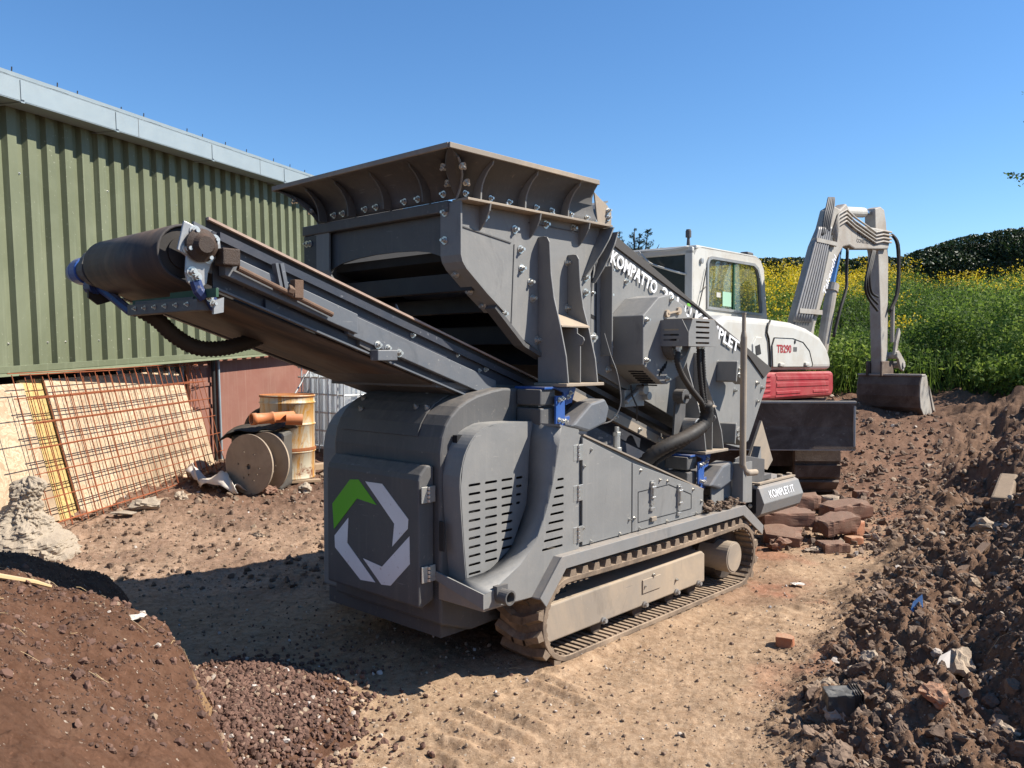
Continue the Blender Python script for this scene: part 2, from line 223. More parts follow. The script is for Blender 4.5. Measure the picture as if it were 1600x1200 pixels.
# ------------------------------------------------ mesh building
def link(name, me, m, parent=None, bevel=0.0, seg=2, smooth=False, solid=0.0, solidoff=0.0):
    o = bpy.data.objects.new(name, me); COL.objects.link(o)
    if m is not None:
        me.materials.clear(); me.materials.append(MAT[m] if isinstance(m, str) else m)
    if parent is not None: o.parent = parent
    if smooth: me.polygons.foreach_set('use_smooth', [True] * len(me.polygons))
    if solid > 0:
        md = o.modifiers.new('solid', 'SOLIDIFY'); md.thickness = solid; md.offset = solidoff
    if bevel > 0:
        md = o.modifiers.new('bevel', 'BEVEL'); md.width = bevel; md.segments = seg; md.limit_method = 'ANGLE'; md.angle_limit = R(40)
        md.harden_normals = False
    return o
class MB:
    def __init__(s): s.v = []; s.f = []
    def add(s, vs, fs):
        b = len(s.v); s.v += [tuple(x) for x in vs]; s.f += [tuple(i + b for i in q) for q in fs]; return s
    def box(s, a0, a1, b0, b1, c0, c1):
        vs = [(x, y, z) for x in (a0, a1) for y in (b0, b1) for z in (c0, c1)]
        return s.add(vs, [(0, 1, 3, 2), (4, 6, 7, 5), (0, 4, 5, 1), (2, 3, 7, 6), (0, 2, 6, 4), (1, 5, 7, 3)])
    def prism(s, poly, axis, a, b):
        n = len(poly)
        def P(p, h): return (p[0], h, p[1]) if axis == 'v' else ((h, p[0], p[1]) if axis == 'u' else (p[0], p[1], h))
        vs = [P(p, a) for p in poly] + [P(p, b) for p in poly]
        fs = [tuple(range(n))[::-1], tuple(range(n, 2 * n))] + [(i, (i + 1) % n, n + (i + 1) % n, n + i) for i in range(n)]
        return s.add(vs, fs)
    def bar(s, p0, p1, w, h=None, up=(0, 0, 1), ext=0.0):
        p0 = Vector(p0); p1 = Vector(p1); d = (p1 - p0).normalized(); u = Vector(up)
        if abs(d.dot(u)) > 0.97: u = Vector((0, 1, 0))
        sd_ = d.cross(u).normalized(); u = sd_.cross(d); h = w if h is None else h
        p0 = p0 - d * ext; p1 = p1 + d * ext; a = sd_ * (w / 2); b = u * (h / 2)
        vs = [p0 - a - b, p0 + a - b, p0 + a + b, p0 - a + b, p1 - a - b, p1 + a - b, p1 + a + b, p1 - a + b]
        return s.add(vs, [(0, 3, 2, 1), (4, 5, 6, 7), (0, 1, 5, 4), (1, 2, 6, 5), (2, 3, 7, 6), (3, 0, 4, 7)])
    def cyl(s, p0, p1, r, n=16, r2=None, cap=True):
        p0 = Vector(p0); p1 = Vector(p1); d = (p1 - p0).normalized(); a = d.orthogonal().normalized(); b = d.cross(a); r2 = r if r2 is None else r2
        vs = [p0 + (a * math.cos(2 * math.pi * i / n) + b * math.sin(2 * math.pi * i / n)) * r for i in range(n)]
        vs += [p1 + (a * math.cos(2 * math.pi * i / n) + b * math.sin(2 * math.pi * i / n)) * r2 for i in range(n)]
        fs = [(i, (i + 1) % n, n + (i + 1) % n, n + i) for i in range(n)]
        if cap: fs += [tuple(range(n))[::-1], tuple(range(n, 2 * n))]
        return s.add(vs, fs)
    def tube(s, pts, r, n=8, smooth_pts=0):
        if smooth_pts: 
            if isinstance(r, (list, tuple)): r = [r[min(int(i / smooth_pts), len(r) - 1)] * (1 - (i / smooth_pts) % 1) + r[min(int(i / smooth_pts) + 1, len(r) - 1)] * ((i / smooth_pts) % 1) for i in range((len(pts) - 1) * smooth_pts + 1)]
            pts = spline(pts, smooth_pts)
        pts = [Vector(p) for p in pts]; rs = r if isinstance(r, (list, tuple)) else [r] * len(pts); vs = []; a = None
        for i, p in enumerate(pts):
            d = (pts[min(i + 1, len(pts) - 1)] - pts[max(i - 1, 0)]).normalized()
            a = d.orthogonal().normalized() if a is None else (a - d * a.dot(d)).normalized()
            b = d.cross(a)
            vs += [p + (a * math.cos(2 * math.pi * k / n) + b * math.sin(2 * math.pi * k / n)) * rs[i] for k in range(n)]
        fs = [(i * n + k, i * n + (k + 1) % n, (i + 1) * n + (k + 1) % n, (i + 1) * n + k) for i in range(len(pts) - 1) for k in range(n)]
        fs += [tuple(range(n))[::-1], tuple(range((len(pts) - 1) * n, len(pts) * n))]
        return s.add(vs, fs)
    def grid(s, rows):
        m = len(rows[0]); vs = [p for r_ in rows for p in r_]
        return s.add(vs, [(i * m + j, i * m + j + 1, (i + 1) * m + j + 1, (i + 1) * m + j) for i in range(len(rows) - 1) for j in range(m - 1)])
    def lathe(s, prof, c, axis=(0, 0, 1), n=32):
        c = Vector(c); d = Vector(axis).normalized(); a = d.orthogonal().normalized(); b = d.cross(a); m = len(prof); vs = []
        for k in range(n):
            t = 2 * math.pi * k / n; e = a * math.cos(t) + b * math.sin(t)
            vs += [c + e * r_ + d * h for r_, h in prof]
        return s.add(vs, [(k * m + j, ((k + 1) % n) * m + j, ((k + 1) % n) * m + j + 1, k * m + j + 1) for k in range(n) for j in range(m - 1)])
    def mesh(s, name='m'):
        me = bpy.data.meshes.new(name); me.from_pydata([tuple(v) for v in s.v], [], s.f)
        bm = bmesh.new(); bm.from_mesh(me); bmesh.ops.recalc_face_normals(bm, faces=bm.faces); bm.to_mesh(me); bm.free(); return me
    def obj(s, name, m, parent=None, **k): return link(name, s.mesh(name), m, parent, **k)
def spline(pts, n):
    P = [Vector(p) for p in pts]; out = []
    for i in range(len(P) - 1):
        p0 = P[max(i - 1, 0)]; p1 = P[i]; p2 = P[i + 1]; p3 = P[min(i + 2, len(P) - 1)]
        for k in range(n):
            t = k / n; out.append(0.5 * ((2 * p1) + (p2 - p0) * t + (2 * p0 - 5 * p1 + 4 * p2 - p3) * t * t + (3 * p1 - p0 - 3 * p2 + p3) * t ** 3))
    out.append(P[-1]); return out
def corrugate(pts, n, pitch, r, amp):
    """points and radii of a ribbed hose"""
    q = spline(pts, n); L = [0]
    for a, b in zip(q, q[1:]): L.append(L[-1] + (b - a).length)
    out = []; k = max(2, int(L[-1] / pitch * 2))
    for i in range(k + 1):
        t = L[-1] * i / k; j = 0
        while j < len(L) - 2 and L[j + 1] < t: j += 1
        f = (t - L[j]) / max(1e-9, L[j + 1] - L[j]); out.append(q[j].lerp(q[j + 1], f))
    return out, [r + (amp if i % 2 else -amp) for i in range(k + 1)]
def holed(outline, holes, depth):
    """flat plate in local xy with real holes, thickness depth along z (0..depth)"""
    cu = bpy.data.curves.new('c', 'CURVE'); cu.dimensions = '2D'; cu.fill_mode = 'BOTH'; cu.extrude = depth / 2
    for poly in [outline] + holes:
        sp = cu.splines.new('POLY'); sp.points.add(len(poly) - 1)
        for i, p in enumerate(poly): sp.points[i].co = (p[0], p[1], 0, 1)
        sp.use_cyclic_u = True
    o = bpy.data.objects.new('c', cu); me = bpy.data.meshes.new_from_object(o); bpy.data.objects.remove(o); bpy.data.curves.remove(cu)
    return me
def text_mesh(txt, size, depth=0.002, bold=0.0, spacing=1.0):
    cu = bpy.data.curves.new('t', 'FONT'); cu.body = txt; cu.size = size; cu.extrude = depth; cu.offset = bold; cu.space_character = spacing
    cu.resolution_u = 3
    o = bpy.data.objects.new('t', cu); me = bpy.data.meshes.new_from_object(o); bpy.data.objects.remove(o); bpy.data.curves.remove(cu); return me
def place(me, O_, X, Y, sx=1.0, sy=1.0):
    """move a flat xy mesh so that x runs along X, y along Y from origin O_"""
    X = Vector(X).normalized(); Y = Vector(Y).normalized(); Z = X.cross(Y).normalized(); O_ = Vector(O_)
    for v in me.vertices: c = v.co; v.co = O_ + X * c.x * sx + Y * c.y * sy + Z * c.z
    return me
def slot(cx, cy, w, h, n=3):
    r = h / 2; out = []
    for k in range(n + 1): t = -math.pi / 2 + math.pi * k / n; out.append((cx + w / 2 - r + r * math.cos(t), cy + r * math.sin(t)))
    for k in range(n + 1): t = math.pi / 2 + math.pi * k / n; out.append((cx - w / 2 + r + r * math.cos(t), cy + r * math.sin(t)))
    return out
# a hex bolt with washer, built once
def boltmesh():
    m = MB(); m.cyl((0, 0, 0), (0, 0, .003), .017, 14).cyl((0, 0, .003), (0, 0, .013), .0115, 6).cyl((0, 0, .013), (0, 0, .024), .0065, 8); return m.mesh('bolt')
BOLT = boltmesh(); BOLT.materials.append(MAT['zinc'])
def bolt(parent, p, d, sc=1.0, name='bolt'):
    o = bpy.data.objects.new(name, BOLT); COL.objects.link(o); o.parent = parent
    q = Vector(d).to_track_quat('Z', 'Y').to_matrix().to_4x4()
    o.matrix_local = Matrix.Translation(p) @ q @ Matrix.Rotation(random.random() * 3, 4, 'Z') @ Matrix.Scale(sc, 4); return o

# ------------------------------------------------ noise helpers (numpy)
_T = RNG.random((256, 256)).astype(np.float64)
def vnoise(x, y, seed=0):
    x = np.asarray(x, float) + seed * 17.31; y = np.asarray(y, float) + seed * 9.77
    xi = np.floor(x).astype(np.int64); yi = np.floor(y).astype(np.int64); fx = x - xi; fy = y - yi
    fx = fx * fx * fx * (fx * (fx * 6 - 15) + 10); fy = fy * fy * fy * (fy * (fy * 6 - 15) + 10)
    a = _T[xi & 255, yi & 255]; b = _T[(xi + 1) & 255, yi & 255]; c = _T[xi & 255, (yi + 1) & 255]; d = _T[(xi + 1) & 255, (yi + 1) & 255]
    return (a * (1 - fx) + b * fx) * (1 - fy) + (c * (1 - fx) + d * fx) * fy
def fbm(x, y, f, octv=4, seed=0, gain=0.5, billow=False):
    s = 0; a = 1; t = 0
    for i in range(octv):
        n = vnoise(x * f + i * 3.1, y * f - i * 1.7, seed + i)
        if billow: n = np.abs(2 * n - 1) * 1.6
        s = s + a * n; t += a; a *= gain; f *= 2.07
    return s / t
def sst(a, b, x):
    t = np.clip((np.asarray(x, float) - a) / (b - a), 0, 1); return t * t * (3 - 2 * t)
# ------------------------------------------------ terrain
MU = (0.678, 0.735); MV = (-0.735, 0.678); MO = (0.2, 3.899)       # screening machine axes and origin on the ground
YF = [0, 5.5, 9, 10.2, 12, 14, 20, 26, 28, 60, 200, 900]; ZF = [0, 0, .10, .2, .65, 1.02, 2.15, 3.12, 3.35, 4.0, 6, 8]
def zones(x, y):
    """0..1 masks: rough clods on the right, reddish far ground, spoil heap on the left, gravel pile"""
    x = np.asarray(x, float); y = np.asarray(y, float)
    wob = (fbm(x, y, 1.3, 3, 40) - .5) * .5
    foot = 1.22 + (y - 3.4) * .47 + .35 * sst(5, 7, y) + .5 * sst(8, 11, y) + wob                # where the clods begin
    d = (x - foot) * .905
    rough = sst(-.12, .35, d) * sst(.5, 2.2, y + x * .6) * (1 - sst(16, 18, y))
    far = sst(6.3, 8.4, y - .1 * x + wob)
    n = (-.832, -.555); dh = (x + 1.05) * n[0] + (y - 3.03) * n[1] + (fbm(x, y, 2.5, 3, 50) - .5) * .10   # distance inside the heap's straight edge
    back = 5.42 - .12 * (x + 2.6) - y + (fbm(x, y, 2.2, 3, 55) - .5) * .16
    cap = np.where(y > 3.75, .60 - .40 * (y - 3.75), .60 + .08 * (3.75 - y)) + (fbm(x, y, 1.7, 3, 56) - .5) * .10; cap = np.minimum(cap, np.maximum(back, 0) * .8)
    up = np.where(dh > 0, .19 * sst(0, .13, dh) + .72 * np.clip(dh, 0, None), 0); k_ = .05
    h_ = np.clip(.5 + .5 * (cap - up) / k_, 0, 1); heap = np.where(dh > 0, np.clip(cap * (1 - h_) + up * h_ - k_ * h_ * (1 - h_), 0, None), 0)
    gd = np.hypot((x + 1.22) / .62, (y - 3.28) / .72) + (fbm(x, y, 3, 3, 60) - .5) * .35
    grav = np.clip(1 - gd, 0, 1)
    left = sst(-.6, -2.0, x) * sst(4.6, 5.6, y) * (1 - (heap > .01))
    return d, rough, far, heap, grav, left
def gz(x, y, fine=True):
    x = np.asarray(x, float); y = np.asarray(y, float)
    d, rough, far, heap, grav, left = zones(x, y)
    z = np.interp(y, YF, ZF)
    z = z + .14 * sst(-1.2, -3.2, x) * sst(5.5, 8, y) * (1 - sst(10, 12, y))
    dd = np.clip(d, 0, None)
    mound = .20 * np.minimum(dd, .9) + .80 * np.clip(dd - .75, 0, None); mound = 1.12 * (1 - np.exp(-mound / 1.12 * 1.15))
    mound = mound * (1 - sst(11.0, 13.5, y)) * (1 - .75 * sst(3.6, 1.8, y))
    # a side spur of the bank that leans in towards the excavator
    z = z + mound + heap + .13 * (1 - (1 - grav) ** 2) * (grav > 0)
    # gullies and lumps
    z = z + rough * ((fbm(x, y, 2.1, 3, 3) - .5) * .30 * sst(0, .8, dd + .3) + (fbm(x, y, 6.5, 3, 5, .5, True) - .35) * .085)
    z = z + (fbm(x, y, .9, 3, 8) - .5) * .05 + far * (fbm(x, y, 2.6, 4, 9, .6) - .5) * .18
    if fine:
        q = 1 - sst(9, 14, y)
        z = z + rough * q * ((fbm(x, y, 17, 3, 12, .5, True) - .35) * .034)
        z = z + (left * .9 + far * .6) * q * ((fbm(x, y, 12, 4, 14, .6) - .5) * .034)
        z = z + (1 - rough) * q * ((fbm(x, y, 11, 4, 16, .55) - .5) * .018 + (fbm(x, y, 42, 2, 17) - .5) * .006)
        z = z + (heap > .02) * ((fbm(x, y, 12, 5, 18, .65) - .5) * .055)
        u_ = (x - MO[0]) * MU[0] + (y - MO[1]) * MU[1]; v_ = (x - MO[0]) * MV[0] + (y - MO[1]) * MV[1]
        z = z + .020 * sst(-.12, .02, u_) * sst(2.10, 1.95, u_) * sst(-.09, -.01, v_) * sst(.40, .33, v_)
        # shallow prints of the tracks beside the machine
        u = (x - MO[0]) * MU[0] + (y - MO[1]) * MU[1]; v = (x - MO[0]) * MV[0] + (y - MO[1]) * MV[1]
        w = sst(1.1, 1.6, u) * (1 - sst(3.2, 3.7, u)) * sst(-.85, -.7, v) * (1 - sst(-.42, -.3, v)) * .7
        w = w + sst(-1.6, -1.2, u) * (1 - sst(-.15, .1, u)) * sst(-.45, -.35, v) * (1 - sst(-.02, .05, v)) * .9
        z = z + w * .030 * (1 - 2 * np.abs(np.mod(u * 9.5 + .5 * (fbm(x, y, 4, 2, 21)), 1) - .5)) * sst(.3, .6, fbm(x, y, 5, 2, 22))
    return z
def gz1(x, y): return float(gz(np.array([x]), np.array([y]))[0])
def terrain():
    A = np.concatenate([np.linspace(-180, -46, 60, endpoint=False), np.linspace(-46, 40, 1000), np.linspace(40.5, 180, 60)[:-1]])
    A = np.radians(A)
    D = np.concatenate([[.02, .5, 1.0, 1.5], np.geomspace(1.9, 9, 420), np.geomspace(9.06, 30, 150)[1:], np.geomspace(31, 900, 26)])
    a, d = np.meshgrid(A, D); x = d * np.sin(a); y = d * np.cos(a); z = gz(x, y)
    nr, nc = x.shape; idx = np.arange(nr * nc).reshape(nr, nc); nx = np.roll(idx, -1, axis=1)
    f = np.stack([idx[:-1], nx[:-1], nx[1:], idx[1:]], -1).reshape(-1, 4)
    me = bpy.data.meshes.new('ground'); me.vertices.add(nr * nc); me.vertices.foreach_set('co', np.stack([x, y, z], -1).ravel())
    me.loops.add(f.size); me.loops.foreach_set('vertex_index', f.ravel().astype(np.int32))
    me.polygons.add(len(f)); me.polygons.foreach_set('loop_start', np.arange(0, f.size, 4, dtype=np.int32))
    me.update(calc_edges=True); me.polygons.foreach_set('use_smooth', [True] * len(f))
    dd, rough, far, heap, grav, left = zones(x, y)
    # base colour of each kind of soil
    tan = np.array([.375, .262, .168]); tan2 = np.array([.285, .185, .118]); dark = np.array([.16, .098, .063]); red = np.array([.150, .085, .057]); hp = np.array([.120, .062, .038])
    lf = np.array([.36, .25, .175]); grass = np.array([.05, .06, .025])
    c = tan[None, None] * np.ones(x.shape + (1,)); m = fbm(x, y, 1.1, 4, 30)[..., None]
    c = c * (1 - sst(.45, .7, m)) + tan2 * sst(.45, .7, m)
    rd = sst(.54, .68, fbm(x, y, 2.2, 4, 33)) * sst(.9, 1.4, x) * .55; c = c * (1 - rd[..., None]) + np.array([.33, .14, .085]) * rd[..., None]
    for msk, k in ((left, lf), (far * .9, red), (rough, dark), ((heap > .012) * 1.0, hp), ((grav > .06) * 1.0, hp), (sst(13.2, 14.6, y), grass)):
        c = c * (1 - msk[..., None]) + k * msk[..., None]
    hs = (heap > .004) * sst(.21, .17, heap) * sst(3.65, 3.25, y); c = c * (1 - hs[..., None]) + np.array([.30, .19, .10]) * hs[..., None]
    bl = left * sst(.5, .66, fbm(x, y, 1.7, 4, 36)); c = c * (1 - .6 * bl[..., None]) + np.array([.19, .12, .085]) * .6 * bl[..., None]
    c = c * (.78 + .44 * fbm(x, y, 6, 3, 35))[..., None]
    col = np.concatenate([np.clip(c, 0, 1), np.ones(x.shape + (1,))], -1)
    at = me.color_attributes.new('soil', 'FLOAT_COLOR', 'POINT'); at.data.foreach_set('color', col.ravel().astype(np.float32))
    at2 = me.attributes.new('rough', 'FLOAT', 'POINT'); at2.data.foreach_set('value', np.clip(rough + far * .6 + left * .6, 0, 1).ravel().astype(np.float32))
    mt, nt, bs = newmat('earth'); a1 = nd(nt, 'ShaderNodeAttribute', attribute_name='soil')
    v = nd(nt, 'ShaderNodeTexCoord').outputs['Object']
    base = mixc(nt, ramp(nt, noise(nt, 24, 6, .75, v), .38, .66), a1.outputs['Color'], (.62, .56, .50), 'MULTIPLY')
    base = mixc(nt, ramp(nt, noise(nt, 75, 3, .6, v), .60, .72), base, (1.5, 1.5, 1.5), 'MULTIPLY')
    base = mixc(nt, math_(nt, 'MULTIPLY', ramp(nt, noise(nt, 5, 6, .7, v, .5), .52, .66), .35), base, (.16, .095, .06))
    base = mixc(nt, ramp(nt, noise(nt, 110, 2, .5, v), .66, .72), base, (.10, .06, .04))
    base = mixc(nt, math_(nt, 'MULTIPLY', ramp(nt, noise(nt, 48, 2, .5, v), .70, .74), .6), base, (.5, .43, .34))
    nt.links.new(base, bs.inputs['Base Color']); bs.inputs['Roughness'].default_value = .95; bs.inputs['Specular IOR Level'].default_value = .15
    b = nd(nt, 'ShaderNodeBump'); b.inputs['Strength'].default_value = .8; b.inputs['Distance'].default_value = .012
    nt.links.new(noise(nt, 55, 7, .75, v), b.inputs['Height']); nt.links.new(b.outputs[0], bs.inputs['Normal'])
    o = link('ground', me, mt); tag(o, kind='structure'); return o
terrain()

# ------------------------------------------------ loose stones and clods
def rockvariants(sub, k, amp=.28, seed=1, flat=.75):
    out = []; rg = np.random.default_rng(seed)
    for i in range(k):
        bm = bmesh.new(); bmesh.ops.create_icosphere(bm, subdivisions=sub, radius=1)
        v = np.array([q.co[:] for q in bm.verts]); f = np.array([[q.index for q in p.verts] for p in bm.faces]); bm.free()
        # cut by random planes so that faces are angular
        for _ in range(9):
            n = rg.normal(size=3); n /= np.linalg.norm(n); h = rg.uniform(.42, .85); t = v @ n; v = v - np.outer(np.clip(t - h, 0, None), n)
        v = v * (1 + amp * .9 * (rg.random((len(v), 1)) - .5)); v = v * np.array([rg.uniform(.8, 1.25), rg.uniform(.8, 1.2), rg.uniform(.55, .9) * flat / .75])
        out.append((v, f))
    return out
def attr(me, nm, vals):
    a = me.attributes.new(nm, 'FLOAT', 'POINT'); a.data.foreach_set('value', vals.astype(np.float32))
def bulk(name, mat, V, F, vals, an='rc', smooth=False):
    me = bpy.data.meshes.new(name); k = F.shape[1]
    me.vertices.add(len(V)); me.vertices.foreach_set('co', V.ravel()); me.loops.add(F.size); me.loops.foreach_set('vertex_index', F.ravel().astype(np.int32))
    me.polygons.add(len(F)); me.polygons.foreach_set('loop_start', np.arange(0, F.size, k, dtype=np.int32)); me.update(calc_edges=True); me.polygons.foreach_set('use_smooth', [bool(smooth)] * len(F))
    attr(me, an, vals); return link(name, me, mat)
def rots(n, rg, tilt=1.0):
    q = rg.normal(size=(n, 4)); q[:, 1:3] *= tilt; q /= np.linalg.norm(q, axis=1)[:, None]; w, x, y, z = q.T
    return np.stack([1 - 2 * (y * y + z * z), 2 * (x * y - z * w), 2 * (x * z + y * w), 2 * (x * y + z * w), 1 - 2 * (x * x + z * z), 2 * (y * z - x * w),
                     2 * (x * z - y * w), 2 * (y * z + x * w), 1 - 2 * (x * x + y * y)], -1).reshape(n, 3, 3)
def scatter(name, mat, xs, ys, size, sub, seed, sink=.25, kind='stuff', zoff=0.0):
    rg = np.random.default_rng(seed); var = rockvariants(sub, 9, seed=seed); VS = []; FS = []; CS = []; off = 0
    zs = gz(xs, ys) + zoff; M = rots(len(xs), rg); pick = rg.integers(0, 9, len(xs)); cv = rg.random(len(xs))
    for k in range(9):
        s = np.where(pick == k)[0]
        if not len(s): continue
        v, f = var[k]; P = np.einsum('nij,kj->nki', M[s], v) * size[s][:, None, None]; P = P + np.stack([xs[s], ys[s], zs[s] + size[s] * (1 - 2 * sink) * .6], -1)[:, None]
        VS.append(P.reshape(-1, 3)); FS.append((f[None] + (np.arange(len(s)) * len(v))[:, None, None]).reshape(-1, 3) + off); CS.append(np.repeat(cv[s], len(v))); off += len(s) * len(v)
    o = bulk(name, mat, np.concatenate(VS), np.concatenate(FS), np.concatenate(CS)); tag(o, kind=kind); return o
def polar(n, rg, a0, a1, d0, d1, pw=1.0):
    a = np.radians(rg.uniform(a0, a1, n)); d = d0 * (d1 / d0) ** (rg.random(n) ** pw); return d * np.sin(a), d * np.cos(a)
rg = np.random.default_rng(5)
# gravel pile fallen from the machine, thinning out over the tan ground
n = 5200; x = rg.normal(-1.12, .25, n); y = rg.normal(3.22, .33, n); k = (y > 2.35) & (zones(x, y)[3] < .03); x, y = x[k], y[k]
scatter('gravel_pile', 'gravel', x, y, rg.uniform(.006, .017, len(x)), 2, 3, .12)
n = 2600; x = rg.uniform(-2.6, -.9, n); y = rg.uniform(1.9, 3.4, n); z_ = zones(x, y); k = (z_[3] > .02) & (rg.random(n) < .15 + .85 * sst(3.1, 2.2, y) * sst(.36, .12, z_[3])); x, y = x[k], y[k]
scatter('heap_gravel', 'gravel', x, y, rg.uniform(.007, .02, len(x)) , 1, 4, .2)
n = 700; x = rg.normal(-.85, .5, n); y = rg.normal(3.75, .75, n); k = (y > 2.4) & (zones(x, y)[3] < .02); x, y = x[k], y[k]
scatter('scattered_gravel', 'gravel', x, y, rg.uniform(.003, .011, len(x)), 1, 6, .15)
x, y = polar(5200, rg, 12, 35, 2.5, 5.5, .9); z_ = zones(x, y); k = z_[1] > .02; x, y = x[k], y[k]
scatter('bank_crumbs', 'clods', x, y, .003 + .006 * rg.random(len(x)) ** 2, 1, 46, .2)
n = 15000; x = rg.uniform(-2.6, -.95, n); y = rg.uniform(1.9, 4.6, n); k = zones(x, y)[3] > .02; x, y = x[k], y[k]
scatter('heap_crumbs', 'heapsoil', x, y, .002 + .006 * rg.random(len(x)) ** 3, 1, 47, .2)
# pebbles over the dry track
x, y = polar(5200, rg, -36, 30, 2.4, 9.0, .8); z_ = zones(x, y); k = (z_[3] < .01) & (z_[1] < .6); x, y = x[k], y[k]
scatter('loose_pebbles', 'pebbles', x, y, .0022 + .011 * rg.random(len(x)) ** 5 + .0007 * np.hypot(x, y), 1, 8, .25)
# rubble by the boards
x = rg.uniform(-3.9, -.6, 9000); y = rg.uniform(5.3, 9.6, 9000); k = zones(x, y)[3] < .01; x, y = x[k], y[k]
scatter('rubble_by_the_boards', 'clods', x, y, .003 + .032 * rg.random(len(x)) ** 11, 2, 9, .3)
# clods on and below the bank
x, y = polar(15000, rg, 12, 35, 2.5, 13, .9); z_ = zones(x, y); k = z_[1] > .15 + .6 * rg.random(len(x)); x, y = x[k], y[k]
scatter('bank_clods', 'clods', x, y, (.005 + .022 * rg.random(len(x)) ** 3.5) * np.clip(np.hypot(x, y) / 5, .8, 1.6), 2, 10, .32)
x, y = polar(1500, rg, 12, 35, 2.6, 9, .9); z_ = zones(x, y); k = z_[1] > .6; x, y = x[k], y[k]
scatter('bank_lumps', 'clods', x, y, .016 + .034 * rg.random(len(x)) ** 3, 3, 13, .45)
x, y = polar(7000, rg, 10, 32, 6.5, 14, .9); z_ = zones(x, y); k = z_[1] < .5; x, y = x[k], y[k]
scatter('far_path_rubble', 'clods', x, y, .008 + .045 * rg.random(len(x)) ** 4, 1, 12, .3)
# ------------------------------------------------ the tracked screening machine (local axes: x along the machine, y across, z up)
SM = empty('screening_machine', 'large grey tracked screening machine with hopper and raised conveyor, standing on the dry dirt', 'screening machine', (MO[0], MO[1], 0), math.atan2(MU[1], MU[0]))
mv = lambda v: 1.7 - v
def P(name): return MB(), name
# --- tracks
def trackloop(r, n=14, sag=0.0):
    a, b, c = .135, 1.875, .222; pts = []
    for k in range(n + 1): t = -math.pi / 2 + math.pi * k / n; pts.append((b + r * math.cos(t), c + r * math.sin(t)))
    for k in range(1, 12): f = k / 12; pts.append((b + (a - b) * f, c + r - sag * 4 * f * (1 - f)))
    for k in range(n + 1): t = math.pi / 2 + math.pi * k / n; pts.append((a + r * math.cos(t), c + r * math.sin(t)))
    for k in range(1, 12): f = k / 12; pts.append((a + (b - a) * f, c - r))
    return pts
def pathpts(poly, k):
    L = [0]; q = poly + [poly[0]]
    for i in range(len(q) - 1): L.append(L[-1] + math.dist(q[i], q[i + 1]))
    out = []; j = 0
    for i in range(k):
        t = L[-1] * i / k
        while L[j + 1] < t: j += 1
        f = (t - L[j]) / (L[j + 1] - L[j]); a = q[j]; b = q[j + 1]
        tx, tz = (b[0] - a[0]), (b[1] - a[1]); l = math.hypot(tx, tz); out.append(((a[0] + tx * f, a[1] + tz * f), (tx / l, tz / l)))
    return out
def lugmesh():
    m = MB(); # chevron lug, x along the belt, y across, z outward
    prof = [(-.028, 0), (.028, 0), (.017, .036), (-.017, .036)]
    def seg(y0, s0, y1, s1):
        vs = [(p[0] + s0, y0, p[1]) for p in prof] + [(p[0] + s1, y1, p[1]) for p in prof]
        m.add(vs, [(0, 1, 2, 3)[::-1], (4, 5, 6, 7)] + [(i, (i + 1) % 4, 4 + (i + 1) % 4, 4 + i) for i in range(4)])
    seg(-.138, -.025, -.03, .02); seg(.03, .02, .138, -.025); seg(-.045, .02, .045, .02); return m.mesh('tread_lug')
LUG = lugmesh(); LUG.materials.append(MAT['track']); bevelled = False
def make_track(vc):
    bm_ = MB(); o_ = trackloop(.205, 14, .012); i_ = trackloop(.178, 14, .012); n = len(o_)
    vs = [(p[0], vc - .14, p[1]) for p in o_] + [(p[0], vc + .14, p[1]) for p in o_] + [(p[0], vc - .14, p[1]) for p in i_] + [(p[0], vc + .14, p[1]) for p in i_]
    fs = []
    for k in range(n):
        q = (k + 1) % n; fs += [(k, q, n + q, n + k), (2 * n + k, 3 * n + k, 3 * n + q, 2 * n + q), (k, 2 * n + k, 2 * n + q, q), (n + k, n + q, 3 * n + q, 3 * n + k)]
    bm_.add(vs, fs); t = bm_.obj('rubber_track', 'track', SM, bevel=.004)
    for (p, d) in pathpts(o_, 50):
        l = bpy.data.objects.new('tread_lug', LUG); COL.objects.link(l); l.parent = t
        nx, nz = d[1], -d[0]
        l.matrix_local = Matrix(((d[0], 0, nx, p[0]), (0, 1, 0, vc), (d[1], 0, nz, p[1]), (0, 0, 0, 1)))
    rb = MB()
    for (p, d) in pathpts(i_, 100):
        nx, nz = -d[1], d[0]; c = Vector((p[0] + nx * .004, vc, p[1] + nz * .004))
        if c.z > .2 and .3 < c.x < 1.75: continue
        rb.bar(c - Vector((0, .134, 0)), c + Vector((0, .134, 0)), .022, .012, up=(nx, 0, nz))
    r_ = rb.obj('inner_rib', 'track', t); r_['kind'] = 'stuff'
    return t
make_track(.15); make_track(mv(.15))
